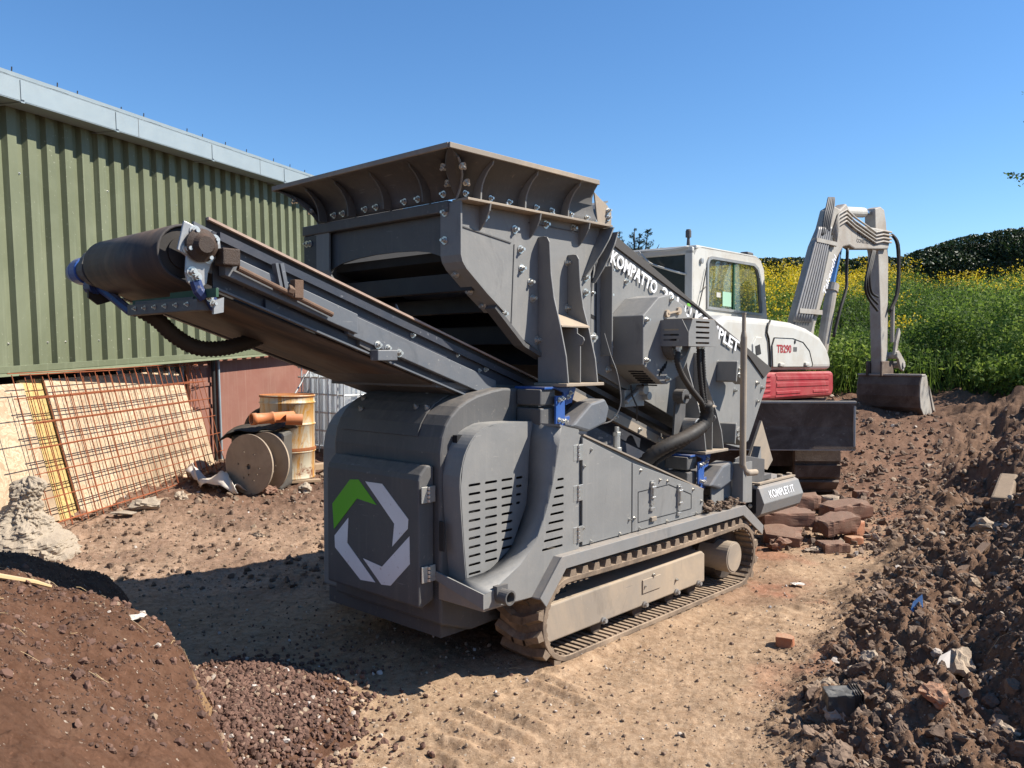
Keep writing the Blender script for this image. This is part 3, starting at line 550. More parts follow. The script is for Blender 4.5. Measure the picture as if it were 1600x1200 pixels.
for s in (0, 1):
    f = (lambda v: v) if s == 0 else mv
    m = MB(); m.prism([(.02, .118), (1.50, .122), (1.50, .292), (1.47, .312), (.02, .300), (-.03, .27), (-.03, .16)], 'v', f(.055), f(.24)); b = m.obj('track_beam', 'dusty', SM, bevel=.008)
    if s == 0:
        MB().box(.82, 1.0, .048, .056, .19, .265).obj('cover_plate', 'dusty', b, bevel=.002)
        for u_, z_ in ((.84, .23), (.93, .275), (1.17, .2)): bolt(b, (u_, .05, z_), (0, -1, 0), .6)
    for k, u_ in enumerate((.46, .84, 1.17, 1.42)):
        m = MB(); m.cyl((u_, f(.10), .095), (u_, f(.26), .095), .048, 20); m.obj('track_roller', 'trackdark', SM)
        m = MB(); m.cyl((u_, f(.045), .128), (u_, f(.06), .128), .019, 10).cyl((u_, f(.03), .128), (u_, f(.046), .128), .012, 6); m.obj('roller_bolt', 'plate', SM)
    m = MB(); m.cyl((1.875, f(.12), .222), (1.875, f(.25), .222), .165, 28); m.obj('idler_wheel', 'trackdark', SM, bevel=.006)
    m = MB(); m.cyl((1.79, f(.012), .225), (1.79, f(.22), .225), .098, 32).cyl((1.79, f(.008), .225), (1.79, f(.013), .225), .088, 32); m.obj('idler_hub', 'dusty', SM, bevel=.004)
    m = MB(); m.cyl((.135, f(.14), .222), (.135, f(.25), .222), .155, 18); m.obj('drive_sprocket', 'trackdark', SM)
    m = MB(); m.box(.0, 1.7, f(.26), f(.36), .16, .34).box(.35, .55, f(.2), f(.45), .3, .5).box(1.3, 1.5, f(.2), f(.45), .3, .5); m.obj('track_frame', 'greydark', SM)
    # fender: top sheet with a folded outer lip
    m = MB(); t = .006
    pr = [(-.105, .372), (.055, .538), (1.905, .540), (2.165, .372)]
    for a, b in zip(pr, pr[1:]):
        m.add([(a[0], f(0), a[1]), (b[0], f(0), b[1]), (b[0], f(.34), b[1]), (a[0], f(.34), a[1]), (a[0], f(0), a[1] - t), (b[0], f(0), b[1] - t), (b[0], f(.34), b[1] - t), (a[0], f(.34), a[1] - t)],
              [(0, 1, 2, 3), (7, 6, 5, 4), (0, 4, 5, 1), (1, 5, 6, 2), (2, 6, 7, 3), (3, 7, 4, 0)])
    lp = [(-.105, .374), (.055, .541), (1.905, .543), (2.165, .374), (2.15, .315), (1.88, .482), (.085, .479), (-.062, .325)]
    m.prism(lp, 'v', f(-.004), f(.004)); m.obj('fender', 'fender', SM, bevel=.003)
# dirt lying on the fender behind the side doors
q = rockvariants(1, 5, seed=31); VS, FS = [], []; rr = np.random.default_rng(3)
for k in range(420):
    v_, f_ = q[k % 5]; s_ = rr.uniform(.006, .022); FS.append(f_ + sum(len(a) for a in VS)); VS.append(v_ * s_ + np.array([rr.uniform(1.46, 1.93), rr.uniform(.015, .3), .545 + s_ * .3 + .035 * rr.random() ** 2]))
o = bulk('fender_dirt', 'clods', np.concatenate(VS), np.concatenate(FS), np.repeat(rr.random(420), 12)); o.parent = SM; o['kind'] = 'stuff'
MB().prism([(-.1, .22), (2.05, .22), (2.3, .45), (2.3, .62), (1.5, .66), (.3, 1.06), (-.1, 1.1)], 'v', .335, 1.365).obj('chassis', 'greydark', SM)
# --- rounded hood at the front
hp_ = [(-.42, .25), (-.42, 1.05), (-.408, 1.12), (-.385, 1.175), (-.35, 1.22), (-.30, 1.26), (-.25, 1.285), (-.18, 1.31), (-.08, 1.33), (.0, 1.34), (.28, 1.33), (.28, .2), (-.22, .18)]
hood = MB().prism(hp_, 'v', .335, 1.16).obj('hood', 'greydark', SM, bevel=.012)
MB().prism([(u_ + .05 if u_ < 0 else u_, z_ - .05 if z_ > 1 else z_) for u_, z_ in hp_], 'v', 1.165, 1.34).obj('side_guard', 'grey', SM, bevel=.01)
MB().prism([(-.36, .16), (.2, .16), (.2, .26), (-.36, .26)], 'v', .40, 1.30).obj('belly_plate', 'greydark', SM)
rows = [[(u_, v_, z_) for v_ in (.50, 1.10)] for u_, z_ in [(-.415, 1.118), (-.391, 1.176), (-.355, 1.224), (-.305, 1.265), (-.25, 1.292), (-.18, 1.316), (-.08, 1.337)]]
MB().grid(rows).obj('hood_flange', 'greydark', SM, solid=.006)
for v_, u_, z_ in ((1.06, -.30, 1.27), (1.0, -.36, 1.22), (.60, -.33, 1.245), (.52, -.33, 1.245), (.66, -.2, 1.315), (1.02, -.13, 1.33)): bolt(SM, (u_ - .004, v_, z_ + .004), (-.75, 0, .66), .9)
# --- front door with emblem
door = MB().prism([(-.425, .365), (-.425, .99), (-.47, .997), (-.51, .955), (-.52, .93), (-.52, .345), (-.50, .338)], 'v', .372, 1.085).obj('front_door', 'greydark', SM, bevel=.010, seg=3)
def dec(pts, m, n): return MB().prism(pts, 'u', -.5205, -.5225).obj(n, m, door)
dec([(0.886, 0.885), (0.817, 0.892), (0.675, 0.783), (0.83, 0.797), (1.024, 0.618), (1.036, 0.747)], 'greenpaint', 'green_emblem_arm')
dec([(0.762, 0.888), (0.633, 0.89), (0.442, 0.745), (0.447, 0.7), (0.559, 0.601), (0.543, 0.711)], 'whitepaint', 'white_emblem_arm')
dec([(0.435, 0.667), (0.433, 0.538), (0.573, 0.412), (0.642, 0.404), (0.783, 0.507), (0.637, 0.491)], 'whitepaint', 'white_emblem_arm')
dec([(0.903, 0.691), (0.913, 0.564), (0.69, 0.406), (0.805, 0.397), (1.016, 0.526), (1.019, 0.586)], 'whitepaint', 'white_emblem_arm')
def hinge(par, c, ax, nrm, w=.07, h=.075):
    """two plates and a knuckle; ax = sideways direction, nrm = outward"""
    c = Vector(c); ax = Vector(ax); nrm = Vector(nrm); up = Vector((0, 0, 1)); m = MB()
    for s in (-1, 1): m.bar(c + ax * s * w * .27 + nrm * .004 - up * h / 2, c + ax * s * w * .27 + nrm * .004 + up * h / 2, w * .38, .008, up=nrm)
    for k in range(4): z = c - up * h / 2 + up * h * (k + .1) / 4; m.cyl(z + nrm * .01, z + nrm * .01 + up * h * .2, .0085, 10)
    return m.obj('hinge', 'zinc', par, bevel=.0015)
for z_ in (.863, .496): hinge(door, (-.47, .366, z_), (1, 0, 0), (0, -1, 0), .09, .075)
MB().box(-.50, -.44, 1.084, 1.10, .61, .76).obj('door_latch', 'black', door, bevel=.004)
# --- slotted side cover, ledge and swept panel (near side)
arc = [(-.36, .47), (-.376, .611), (-.399, .90), (-.385, 1.0), (-.365, 1.055), (-.33, 1.105), (-.29, 1.14), (-.23, 1.163), (-.155, 1.175), (.12, 1.17)]
cov = MB().grid([[(u_, v_, z_) for v_ in (.222, .36, .42)] for u_, z_ in [(-.355, .40)] + [(p.x - .002, p.y + .001) for p in spline([(a, b, 0) for a, b in arc], 3)]]).obj('vent_cover', 'grey', SM, solid=.006)
holes = []
for ci, (a, b, n) in enumerate(((-.350, -.272, 11), (-.243, -.160, 10), (-.131, -.052, 9), (-.028, .022, 4))):
    for k in range(n):
        w_ = (b - a) * (1 - .12 * k * (ci == 3)); holes.append(slot((a + a + w_) / 2, .905 - .0410 * k, w_, .0125))
me = holed(arc + [(.098, 1.169), (.07, 1.012), (.05, .77), (-.055, .578), (-.20, .495), (-.30, .475)], holes, .004); place(me, (0, .222, 0), (1, 0, 0), (0, 0, 1)); link('vent_panel', me, 'grey', cov)
MB().box(-.345, .10, .30, .33, .46, 1.13).obj('slot_shade_block', 'void', cov)  # dark block added so the slots look shaded inside
op = [(-0.42, 0.45), (-0.367, 0.456), (-0.185, 0.537), (-0.115, .59), (-0.064, 0.645), (-.02, .72), (0.015, 0.795), (.045, .88), (0.067, 0.964), (.092, 1.06), (0.115, 1.162)]
ip = [(-.42, .455), (-.372, .478), (-.222, .485), (-.12, .53), (-.057, .578), (.0, .66), (.05, .77), (.062, .88), (.069, 1.012), (.08, 1.09), (.097, 1.169)]
MB().grid([[(a[0], .05, a[1]), (a[0] * .5 + b[0] * .5, .135, a[1] * .5 + b[1] * .5), (b[0], .222, b[1])] for a, b in zip(op, ip)]).obj('swept_panel', 'grey', SM, solid=.004, smooth=True)
hl = []
for k in range(9):
    z_ = .902 - .0405 * k; hl.append(slot((.131 + (.080 - .013 * k - .002 * k * (k > 5))) / 2, z_, .131 - (.080 - .013 * k), .0125))
me = holed(op + [(.245, 1.135), (.25, .54), (.055, .535), (-.105, .372), (-.42, .385)], hl, .005); place(me, (0, .052, 0), (1, 0, 0), (0, 0, 1)); sp_ = link('outer_vent_panel', me, 'grey', SM)
MB().box(.125, .22, .075, .10, .56, 1.0).obj('slot_shade_backing', 'void', sp_)  # dark sheet added for the shade behind the outer slots
MB().prism([(-.42, .37), (-.42, .452), (-.37, .452), (.04, .50), (.04, .40), (-.1, .365)], 'v', .058, .40).obj('ledge', 'dusty', SM, bevel=.003)
MB().prism([(.046, .385), (.046, .452), (.36, .50), (.36, .46)], 'u', -.43, -.422).obj('ledge_front', 'grey', SM)
MB().prism([(.10, 1.168), (.25, 1.13), (.25, 1.12), (.10, 1.158)], 'v', .05, .42).obj('cover_top', 'grey', SM)
m = MB(); m.lathe([(.026, -.03), (.034, -.03), (.034, .06), (.026, .06), (.026, -.03)], (-.325, .04, .428), (0, -1, 0), 20).box(-.36, -.29, .03, .056, .43, .475); m.obj('exhaust_pipe', 'greydark', SM)
MB().cyl((-.325, .055, .428), (-.325, .06, .428), .026, 20).obj('exhaust_throat', 'void', SM)
MB().box(-.43, -.424, .30, .335, .60, .74).obj('cover_latch', 'black', SM, bevel=.003)
# --- side doors
MB().prism([(.25, 1.118), (.30, 1.100), (1.485, .684), (1.485, .535), (.25, .535)], 'v', .075, .335).obj('side_body', 'grey', SM, bevel=.003)
d1 = MB().prism([(.292, 1.09), (.722, .925), (.722, .545), (.292, .545)], 'v', .060, .073).obj('side_door', 'grey', SM, bevel=.0025)
d2 = MB().prism([(.732, .921), (1.486, .690), (1.486, .545), (.732, .545)], 'v', .060, .073).obj('side_door', 'grey', SM, bevel=.0025)
MB().prism([(.19, 1.14), (.232, 1.128), (.232, .545), (.19, .545)], 'v', .056, .073).obj('hinge_strip', 'grey', SM, bevel=.002)
for z_ in (1.02, .818, .61): hinge(d1, (.243, .056, z_), (1, 0, 0), (0, -1, 0), .085, .08)
for u_, z_ in ((0.363, 1.025), (0.305, 0.946), (0.296, 0.634), (0.36, 0.556), (0.612, 0.556), (.70, .62)): bolt(d1, (u_, .06, z_), (0, -1, 0), .62)
for u_, z_ in ((0.807, 0.873), (1.08, 0.786), (1.364, 0.703), (.748, .62), (0.798, 0.556), (1.076, 0.556), (1.40, 0.556), (1.46, 0.62), (1.0, .80)): bolt(d2, (u_, .06, z_), (0, -1, 0), .62)
m = MB()
for a, b in (((.784, .757), (1.094, .763)), ((1.094, .763), (1.342, .677)), ((1.342, .677), (1.343, .59)), ((1.343, .59), (.785, .59)), ((.785, .59), (.784, .757))): m.bar((a[0], .0592, a[1]), (b[0], .0592, b[1]), .003, .003)
m.obj('hatch_seam', 'void', d2)
def latch(par, u_, z0, z1):
    m = MB(); m.box(u_ - .014, u_ + .014, .050, .060, z0, z1).box(u_ - .009, u_ + .009, .038, .052, z0 + .05, z1 - .01).cyl((u_ - .018, .044, z1 - .035), (u_ + .018, .044, z1 - .035), .008, 8).cyl((u_ - .015, .044, z0 + .045), (u_ + .015, .044, z0 + .045), .007, 8)
    m.box(u_ - .02, u_ + .02, .046, .060, z0 - .03, z0 - .012); return m.obj('toggle_latch', 'zinc', par, bevel=.002)
latch(d2, .915, .668, .805); latch(d2, 1.198, .602, .752)
MB().box(.90, .95, .044, .060, .578, .602).obj('hatch_hinge', 'dusty', d2, bevel=.003)
m = MB(); m.bar((.30, .075, 1.104), (1.487, .075, .688), .03, .008, up=(.34, 0, .94)); m.obj('door_rain_lip', 'dusty', SM)
# --- valve, inner plates above the body
m = MB(); m.cyl((.835, .24, .90), (.835, .24, .985), .030, 8).cyl((.835, .24, .985), (.835, .24, 1.05), .02, 12).cyl((.835, .24, 1.05), (.835, .24, 1.072), .024, 6).cyl((.835, .24, 1.072), (.835, .24, 1.1), .014, 10).box(.80, .87, .21, .27, .885, .91); m.obj('pressure_valve', 'zinc', SM, bevel=.002)
m = MB(); m.tube([(.70, .27, .95), (.70, .25, 1.01), (.715, .22, 1.02)], .008).cyl((.68, .25, .95), (.68, .25, 1.0), .012, 6); m.obj('pipe_fitting', 'zinc', SM)
MB().prism([(.45, 1.06), (.60, 1.16), (1.30, .90), (1.30, .74)], 'v', .345, .353).obj('inner_plate', 'navy', SM)
# --- suspension: rubber axle units on blue plates
def spring(u0, z0, name='suspension'):
    r_ = MB().box(u0 + .02, u0 + .135, .17, .33, z0 - .092, z0 - .012).box(u0 + .02, u0 + .135, .17, .33, z0 - .19, z0 - .105).obj('rubber_axle', 'greydark', SM, bevel=.008)
    m = MB(); m.prism([(u0 + .10, z0 - .005), (u0 + .285, z0 - .005), (u0 + .25, z0 - .085), (u0 + .20, z0 - .095), (u0 + .18, z0 - .03)], 'v', .155, .167)
    m.prism([(u0 + .105, z0 - .045), (u0 + .175, z0 - .045), (u0 + .175, z0 - .185), (u0 + .105, z0 - .185)], 'v', .140, .152)
    m.prism([(u0 + .17, z0 - .16), (u0 + .23, z0 - .15), (u0 + .245, z0 - .20), (u0 + .15, z0 - .255), (u0 + .11, z0 - .235), (u0 + .15, z0 - .21)], 'v', .155, .167).box(u0 + .04, u0 + .24, .16, .36, z0 - .012, z0)
    b = m.obj('blue_suspension_plate', 'blue', SM, bevel=.002)
    for a, c in ((.127, -.065), (.155, -.06), (.127, -.165), (.155, -.172)): bolt(b, (u0 + a, .139, z0 + c), (0, -1, 0), .75)
    for a, c in ((.215, -.055), (.235, -.035), (.195, -.175), (.205, -.195)): bolt(b, (u0 + a, .154, z0 + c), (0, -1, 0), .75)
    m = MB(); m.prism([(u0 + .18, z0 - .20), (u0 + .34, z0 - .09), (u0 + .46, z0 - .07), (u0 + .50, z0 - .12), (u0 + .47, z0 - .20), (u0 + .32, z0 - .235)], 'v', .10, .22)
    m.obj('beam_end', 'steelblue', SM, bevel=.012)
spring(.075, 1.345); spring(1.46, .885)
for u0, z0 in ((.075, 1.345), (1.46, .885)):
    MB().box(u0 + .02, u0 + .24, mv(.33), mv(.17), z0 - .19, z0 - .012).obj('rubber_axle', 'greydark', SM, bevel=.008)
# --- screen box
lid0 = [(.66, 2.172), (.85, 2.095), (1.949, 1.674), (2.593, 1.352), (2.884, 1.175)]
side = [(.60, 2.19), (.85, 2.097), (1.949, 1.676), (2.593, 1.354), (2.884, 1.160), (2.86, 1.25), (2.60, .885), (2.47, .84), (2.18, .90), (1.55, 1.12), (.62, 1.46)]
side = [(.60, 2.20), (.70, 2.20), (.85, 2.150), (1.57, 1.903), (1.85, 1.813), (2.58, 1.498), (2.89, 1.365), (2.86, 1.25), (2.60, .885), (2.47, .84), (2.18, .90), (1.55, 1.12), (.62, 1.46)]
for s in (0, 1):
    f = (lambda v: v) if s == 0 else mv
    sb = MB().prism(side, 'v', f(.330), f(.342)).obj('screen_side', 'grey', SM, bevel=.002)
    lo = [(.70, .33, 2.205), (.85, .33, 2.152), (1.57, .33, 1.905), (1.85, .33, 1.815), (2.58, .33, 1.50), (2.87, .33, 1.375)]; hi0 = [(.66, .215, 2.208), (.75, .215, 2.172), (1.45, .215, 1.885), (1.75, .215, 1.765), (2.40, .215, 1.500), (2.685, .215, 1.387)]
    MB().prism([(.70, 2.20), (.93, 2.124), (1.57, 1.903), (1.85, 1.815), (2.58, 1.492), (2.82, 1.335), (2.93, 1.393), (2.925, 1.41), (.86, 2.215), (.80, 2.235)], 'v', f(.318), f(.346)).obj('top_rail', 'raildark', SM, bevel=.002)
    if s == 0:
        for u_, z_ in [(0.707, 1.926), (0.711, 1.849), (0.894, 1.989), (1.046, 1.934), (0.888, 1.847), (0.889, 1.704), (0.89, 1.55), (0.866, 1.419), (2.142, 1.451), (2.144, 1.363), (2.72, 1.30), (2.80, 1.262), (2.383, 1.255), (2.727, 1.164), (2.5, 1.02), (1.62, 1.38)]:
            bolt(sb, (u_, .330, z_), (0, -1, 0), 1.15)
        def fit_text(txt, u0, u1, zb, slope, h, vv, par, m='whitepaint'):
            me = text_mesh(txt, 1.0, .001, .024); xs = [v.co.x for v in me.vertices]; ys = [v.co.y for v in me.vertices]
            L = math.hypot(u1 - u0, slope * (u1 - u0)); sx = L / (max(xs) - min(xs)); sy = h / (max(ys) - min(ys)); x0 = min(xs)
            for v in me.vertices: v.co.x -= x0; v.co.z *= 1
            place(me, (u0, vv, zb), (1, 0, slope), (-slope, 0, 1), sx, sy); return link('lettering', me, m, par)
        zb = lambda u_: 2.034 - .334 * (u_ - .872)
        fit_text('KOMPATTO', .872, 1.345, zb(.872), -.334, .080, .3165, sb)
        fit_text('221', 1.40, 1.59, zb(1.40), -.334, .080, .3165, sb)
        fit_text('KOMPLET', 1.80, 2.40, zb(1.80), -.334, .084, .3165, sb)
        # little emblem before the second word
        c0 = Vector((1.725, .3165, zb(1.725) + .045))
        for k in range(4):
            a0 = R(-50 + 90 * k); mm = MB(); pts = []
            for rr_, da in ((.045, 0), (.045, 40), (.045, 72), (.028, 66), (.028, 40), (.028, 12)): pts.append((c0.x + rr_ * math.cos(a0 + R(da)), c0.z + rr_ * math.sin(a0 + R(da))))
            mm.prism(pts, 'v', .3160, .3180); mm.obj('emblem_arm', 'greenpaint' if k == 1 else 'whitepaint', sb)
MB().prism([(.62, 2.14), (.85, 2.10), (1.85, 1.76), (2.80, 1.35), (2.80, 1.31), (1.85, 1.70), (.62, 2.08)], 'v', .345, 1.355).obj('screen_deck', 'greydark', SM)
MB().prism([(.5, 1.52), (1.55, 1.16), (2.4, .93), (2.4, .90), (1.55, 1.12), (.5, 1.47)], 'v', .345, 1.355).obj('lower_screen_deck', 'greydark', SM)
MB().prism([(2.86, 1.24), (2.60, .885), (2.58, .90), (2.84, 1.255)], 'v', .345, 1.355).obj('rear_plate', 'greydark', SM)
for u0, u1, z in ((.5, .53, 1.95), (1.2, 1.23, 1.7)): MB().prism([(u0, 1.52 if u0 < 1 else 1.3), (u0, z), (u1, z), (u1, 1.52 if u0 < 1 else 1.3)], 'v', .345, 1.355).obj('cross_plate', 'greydark', SM)
# stiffener beside the hopper bracket
m = MB(); m.box(.792, .803, .245, .330, 1.50, 2.0).box(.70, .792, .322, .330, 1.46, 2.02); m.obj('side_stiffener', 'grey', SM, bevel=.003)
# --- hopper
for s in (0, 1):
    f = (lambda v: v) if s == 0 else mv
    pl = MB().prism([(-.345, 2.205), (.77, 2.215), (.73, 2.06), (.67, 1.95), (.67, 1.50), (.30, 1.47), (.229, 1.525), (.104, 1.585), (-.012, 1.66), (-.045, 1.735), (-.17, 1.82), (-.31, 1.93), (-.345, 1.965)], 'v', f(.300), f(.312)).obj('hopper_side', 'grey', SM, bevel=.002)
    # bent front flange
    pa = [(-.345, 2.207), (-.345, 1.965), (-.335, 1.935), (-.31, 1.905), (-.17, 1.795), (-.055, 1.715)]
    MB().grid([[(a[0], f(.268), a[1]), (a[0], f(.34), a[1]), (a[0] - (.0), f(.405), a[1] - (.0))] for a in pa]).obj('front_flange', 'grey', SM, solid=.010)
    # beam under the lower edge
    m = MB(); m.bar((-.11, f(.31), 1.735), (.10, f(.31), 1.555), .07, .02, up=(.6, 0, .8)).bar((.10, f(.31), 1.555), (.26, f(.31), 1.49), .07, .02, up=(.4, 0, .9)); m.obj('lower_edge_bar', 'greydark', SM)
    # top flange with gussets
    MB().box(-.345, .77, f(.225), f(.33), 2.208, 2.220).obj('rim_flange', 'dusty', SM, bevel=.002)
    for u_ in (-.20, .16, .56):
        g = [(0, 0), (.075, 0), (.068, -.03), (.05, -.06), (.03, -.085), (.012, -.105), (0, -.115)]
        MB().prism([(f(.300 - a), 2.207 + b) for a, b in g], 'u', u_, u_ + .008).obj('gusset', 'grey', SM)
    # curved flare
    fl = [(.300, 2.222), (.297, 2.26), (.290, 2.285), (.272, 2.318), (.243, 2.350), (.205, 2.378), (.165, 2.400), (.150, 2.406)]
    rows = []
    for k, (v_, z_) in enumerate(fl):
        t = (z_ - 2.222) / .184; rows.append([(-.345 - .185 * t ** 1.15, f(v_), z_), (.1, f(v_), z_), (.745 - .205 * t, f(v_), z_)])
    fr = MB().grid(rows).obj('hopper_flare', 'greydark', SM, solid=.008, smooth=True)
    MB().bar((-.535, f(.146), 2.406), (.535, f(.146), 2.406), .012, .024).obj('rim_lip', 'dusty', fr, bevel=.002)
    for u_ in (-.245, .065, .40):
        # curved fin that holds the flare
        o_ = [(v_ - .004, z_ - .004) for v_, z_ in fl[:-1]]; i_ = [(.245, 2.222), (.243, 2.26), (.236, 2.29), (.222, 2.318), (.203, 2.345), (.185, 2.362), (.170, 2.372), (.166, 2.385)]
        MB().prism([(f(a), b) for a, b in o_ + i_[::-1]], 'u', u_, u_ + .009).obj('curved_fin', 'grey', fr)
    if s == 0:
        for u_, z_ in [(-0.166, 2.156), (0.048, 2.123), (0.091, 2.029), (0.1, 1.936), (0.166, 1.872), (0.183, 1.791), (0.218, 1.58), (0.46, 1.994), (0.461, 1.754), (0.285, 2.175), (0.51, 2.18), (0.62, 1.925), (0.62, 1.846), (-.032, 1.705)]:
            bolt(pl, (u_, .30, z_), (0, -1, 0), 1.25)
        for u_ in (-.30, -.13, .0, .20, .32, .48, .62): bolt(fr, (u_, .292, 2.25), (0, -1, 0), .9)
        for u_ in (-.05, .3, .45, .66): bolt(pl, (u_, .26, 2.221), (0, 0, 1), .8)
        for v_, z_, u_ in ((0.372, 2.165, -.35), (0.375, 2.036, -.35), (0.36, 1.885, -.29), (0.36, 1.81, -.20), (.36, 1.745, -.11)): bolt(pl, (u_, v_, z_), (-1, 0, -.3 if z_ < 1.9 else 0), 1.15)
        m = MB(); m.bar((-.325, .2985, 2.10), (.02, .2985, 2.055), .006, .006).bar((.045, .2985, 2.05), (.02, .2985, 1.60), .004, .004).bar((.15, .2985, 2.17), (.55, .2985, 2.165), .006, .006); m.obj('weld_seam', 'greydark', pl)
# front flare and rim
fl = [(-.345, 2.222), (-.347, 2.26), (-.355, 2.285), (-.375, 2.318), (-.408, 2.350), (-.450, 2.378), (-.500, 2.400), (-.53, 2.406)]
rows = []
for u_, z_ in fl:
    t = (z_ - 2.222) / .184; rows.append([(u_, .305 - .148 * t ** 1.15, z_), (u_, .85, z_), (u_, 1.395 + .148 * t ** 1.15, z_)])
ff = MB().grid(rows).obj('front_flare', 'greydark', SM, solid=.008, smooth=True)
MB().bar((-.534, .152, 2.406), (-.534, 1.548, 2.406), .012, .024).obj('rim_lip', 'dusty', ff, bevel=.002)
for v_ in (.47, .76, 1.05, 1.31):
    o_ = [(a - .004, b - .004) for a, b in fl[:-1]]; i_ = [(-.40, 2.222), (-.402, 2.26), (-.410, 2.29), (-.424, 2.318), (-.445, 2.345), (-.462, 2.360), (-.478, 2.371), (-.482, 2.385)]
    MB().prism(o_ + i_[::-1], 'v', v_, v_ + .010).obj('curved_fin', 'greydark', ff)
for v_ in (.38, .56, .66, .88, .97, 1.16, 1.24): bolt(ff, (-.352, v_, 2.25), (-1, 0, 0), 1.0)
for a in ((-.47, .215, 2.345), (-.40, .262, 2.29)):
    bolt(ff, (a[0] + .02, a[1] + .055, a[2]), (-.7, 0, -.6), 1.1); bolt(ff, (a[0] + .06, a[1] - .02, a[2]), (0, -.7, -.6), 1.1)
for a in ((-.47, 1.48, 2.345), (-.40, 1.43, 2.29)): bolt(ff, (a[0] + .02, a[1] - .02, a[2]), (-.7, 0, -.6), 1.1)
# mitre strips where the flares meet
m = MB()
for s in (0, 1):
    f = (lambda v: v) if s == 0 else mv
    m.tube([(u_ , f(.302 - (.148 * ((z_ - 2.222) / .184) ** 1.15)), z_ - .003) for u_, z_ in fl[:-2]], .006, 6)
m.obj('corner_strip', 'grey', ff)
MB().box(-.36, -.29, .345, 1.535, 2.165, 2.218).obj('front_beam', 'greydark', SM, bevel=.006)
ar = [(.40, 2.163), (.40, 1.95), (.44, 1.972), (.52, 1.996), (.62, 2.010), (.78, 2.018), (.95, 2.018), (1.10, 2.010), (1.22, 1.995), (1.30, 1.975), (1.36, 1.945), (1.40, 1.90), (1.41, 2.163)]
MB().prism(ar, 'u', -.318, -.306).obj('arched_front_plate', 'greydark', SM)
if 0: MB().prism([(.42, 1.97), (.44, 1.975), (.52, 2.0), (.62, 2.014), (.78, 2.022), (.95, 2.022), (1.10, 2.014), (1.22, 1.999), (1.36, 1.95), (1.36, 1.93), (1.22, 1.98), (1.10, 1.995), (.95, 2.003), (.78, 2.003), (.62, 1.995), (.5, 1.975)], 'u', -.345, -.30).obj('arch_stiffener', 'greydark', SM)
ep = MB().box(-.35, -.30, 1.41, 1.535, 1.93, 2.165).obj('corner_post', 'navy', SM, bevel=.004)
for z_, v_ in ((2.12, 1.47), (2.12, 1.50), (1.97, 1.48)): bolt(ep, (-.352, v_, z_), (-1, 0, 0), 1.1)
# rear flare and its folded corner
rl = [(.745, 2.222), (.75, 2.27), (.77, 2.32), (.80, 2.35), (.84, 2.37)]
MB().grid([[(u_, .31, z_), (u_, 1.39, z_)] for u_, z_ in rl]).obj('rear_flare', 'grey', SM, solid=.008)
m = MB(); m.prism([(.735, 2.215), (.835, 2.20), (.86, 2.24), (.86, 2.31), (.82, 2.345), (.76, 2.37), (.70, 2.40)], 'v', .300, .309); cp = m.obj('folded_corner', 'dusty', SM, bevel=.002)
bolt(cp, (.825, .300, 2.315), (0, -1, 0), 1.1); bolt(cp, (.825, .300, 2.275), (0, -1, 0), 1.1)
# curved tie plates between hopper and screen
for (a, b) in (((.76, 2.205), (.60, 1.93)), ((.80, 2.185), (.685, 1.90))):
    k = [(0, .0), (.10, 0), (.097, .25), (.08, .5), (.055, .75), (.02, 1.0), (0, 1.0)]
    vs = [(a[0] + (b[0] - a[0]) * t, .300 - d * .9, a[1] + (b[1] - a[1]) * t) for d, t in k]
    MB().add([(x - .004, y, z) for x, y, z in vs] + [(x + .006, y, z) for x, y, z in vs], [tuple(range(7))[::-1], tuple(range(7, 14))] + [(i, (i + 1) % 7, 7 + (i + 1) % 7, 7 + i) for i in range(7)]).obj('tie_plate', 'grey', SM)
# inner hopper: walls, chute, cross beams
MB().box(.74, .752, .32, 1.38, 1.60, 2.222).obj('hopper_rear_wall', 'beamdark', SM)  # dark colour stands in for shade on the inner wall
for v0_, v1_ in ((.314, .320), (1.380, 1.386)): MB().prism([(-.30, 2.20), (.74, 2.20), (.66, 1.5), (.24, 1.55), (-.02, 1.72), (-.16, 1.84), (-.30, 1.97)], 'v', v0_, v1_).obj('added_shade_liner', 'beamdark', SM)  # dark plates added to paint shade onto the hopper's inner sides
MB().prism([(-.24, 2.005), (.74, 1.72), (.74, 1.70), (-.24, 1.96)], 'v', .32, 1.38).obj('feed_grid', 'void', SM)  # near-black slab, front raised to hide the sunlit interior
MB().box(.45, .46, .32, 1.38, 1.45, 1.78).obj('light_block_panel', 'void', SM)  # dark panel added to block light under the hopper
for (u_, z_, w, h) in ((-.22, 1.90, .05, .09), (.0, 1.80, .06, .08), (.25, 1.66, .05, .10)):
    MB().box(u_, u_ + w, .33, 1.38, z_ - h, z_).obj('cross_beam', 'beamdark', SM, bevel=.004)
m = MB(); m.tube([(.12, .44, 1.83), (.12, 1.2, 1.86)], .04, 12); m.obj('cross_pipe', 'greydark', SM)
q = rockvariants(1, 5, seed=33); VS, FS = [], []
for k in range(90):
    v_, f_ = q[k % 5]; s_ = rr.uniform(.012, .035); FS.append(f_ + sum(len(a) for a in VS)); VS.append(v_ * s_ + np.array([rr.uniform(.05, .5), rr.uniform(.55, 1.3), 1.96 + .0 * s_ - .1]))
o = bulk('rubble_in_hopper', 'pebbles', np.concatenate(VS), np.concatenate(FS), np.repeat(rr.random(90), 12)); o.parent = SM; o['kind'] = 'stuff'
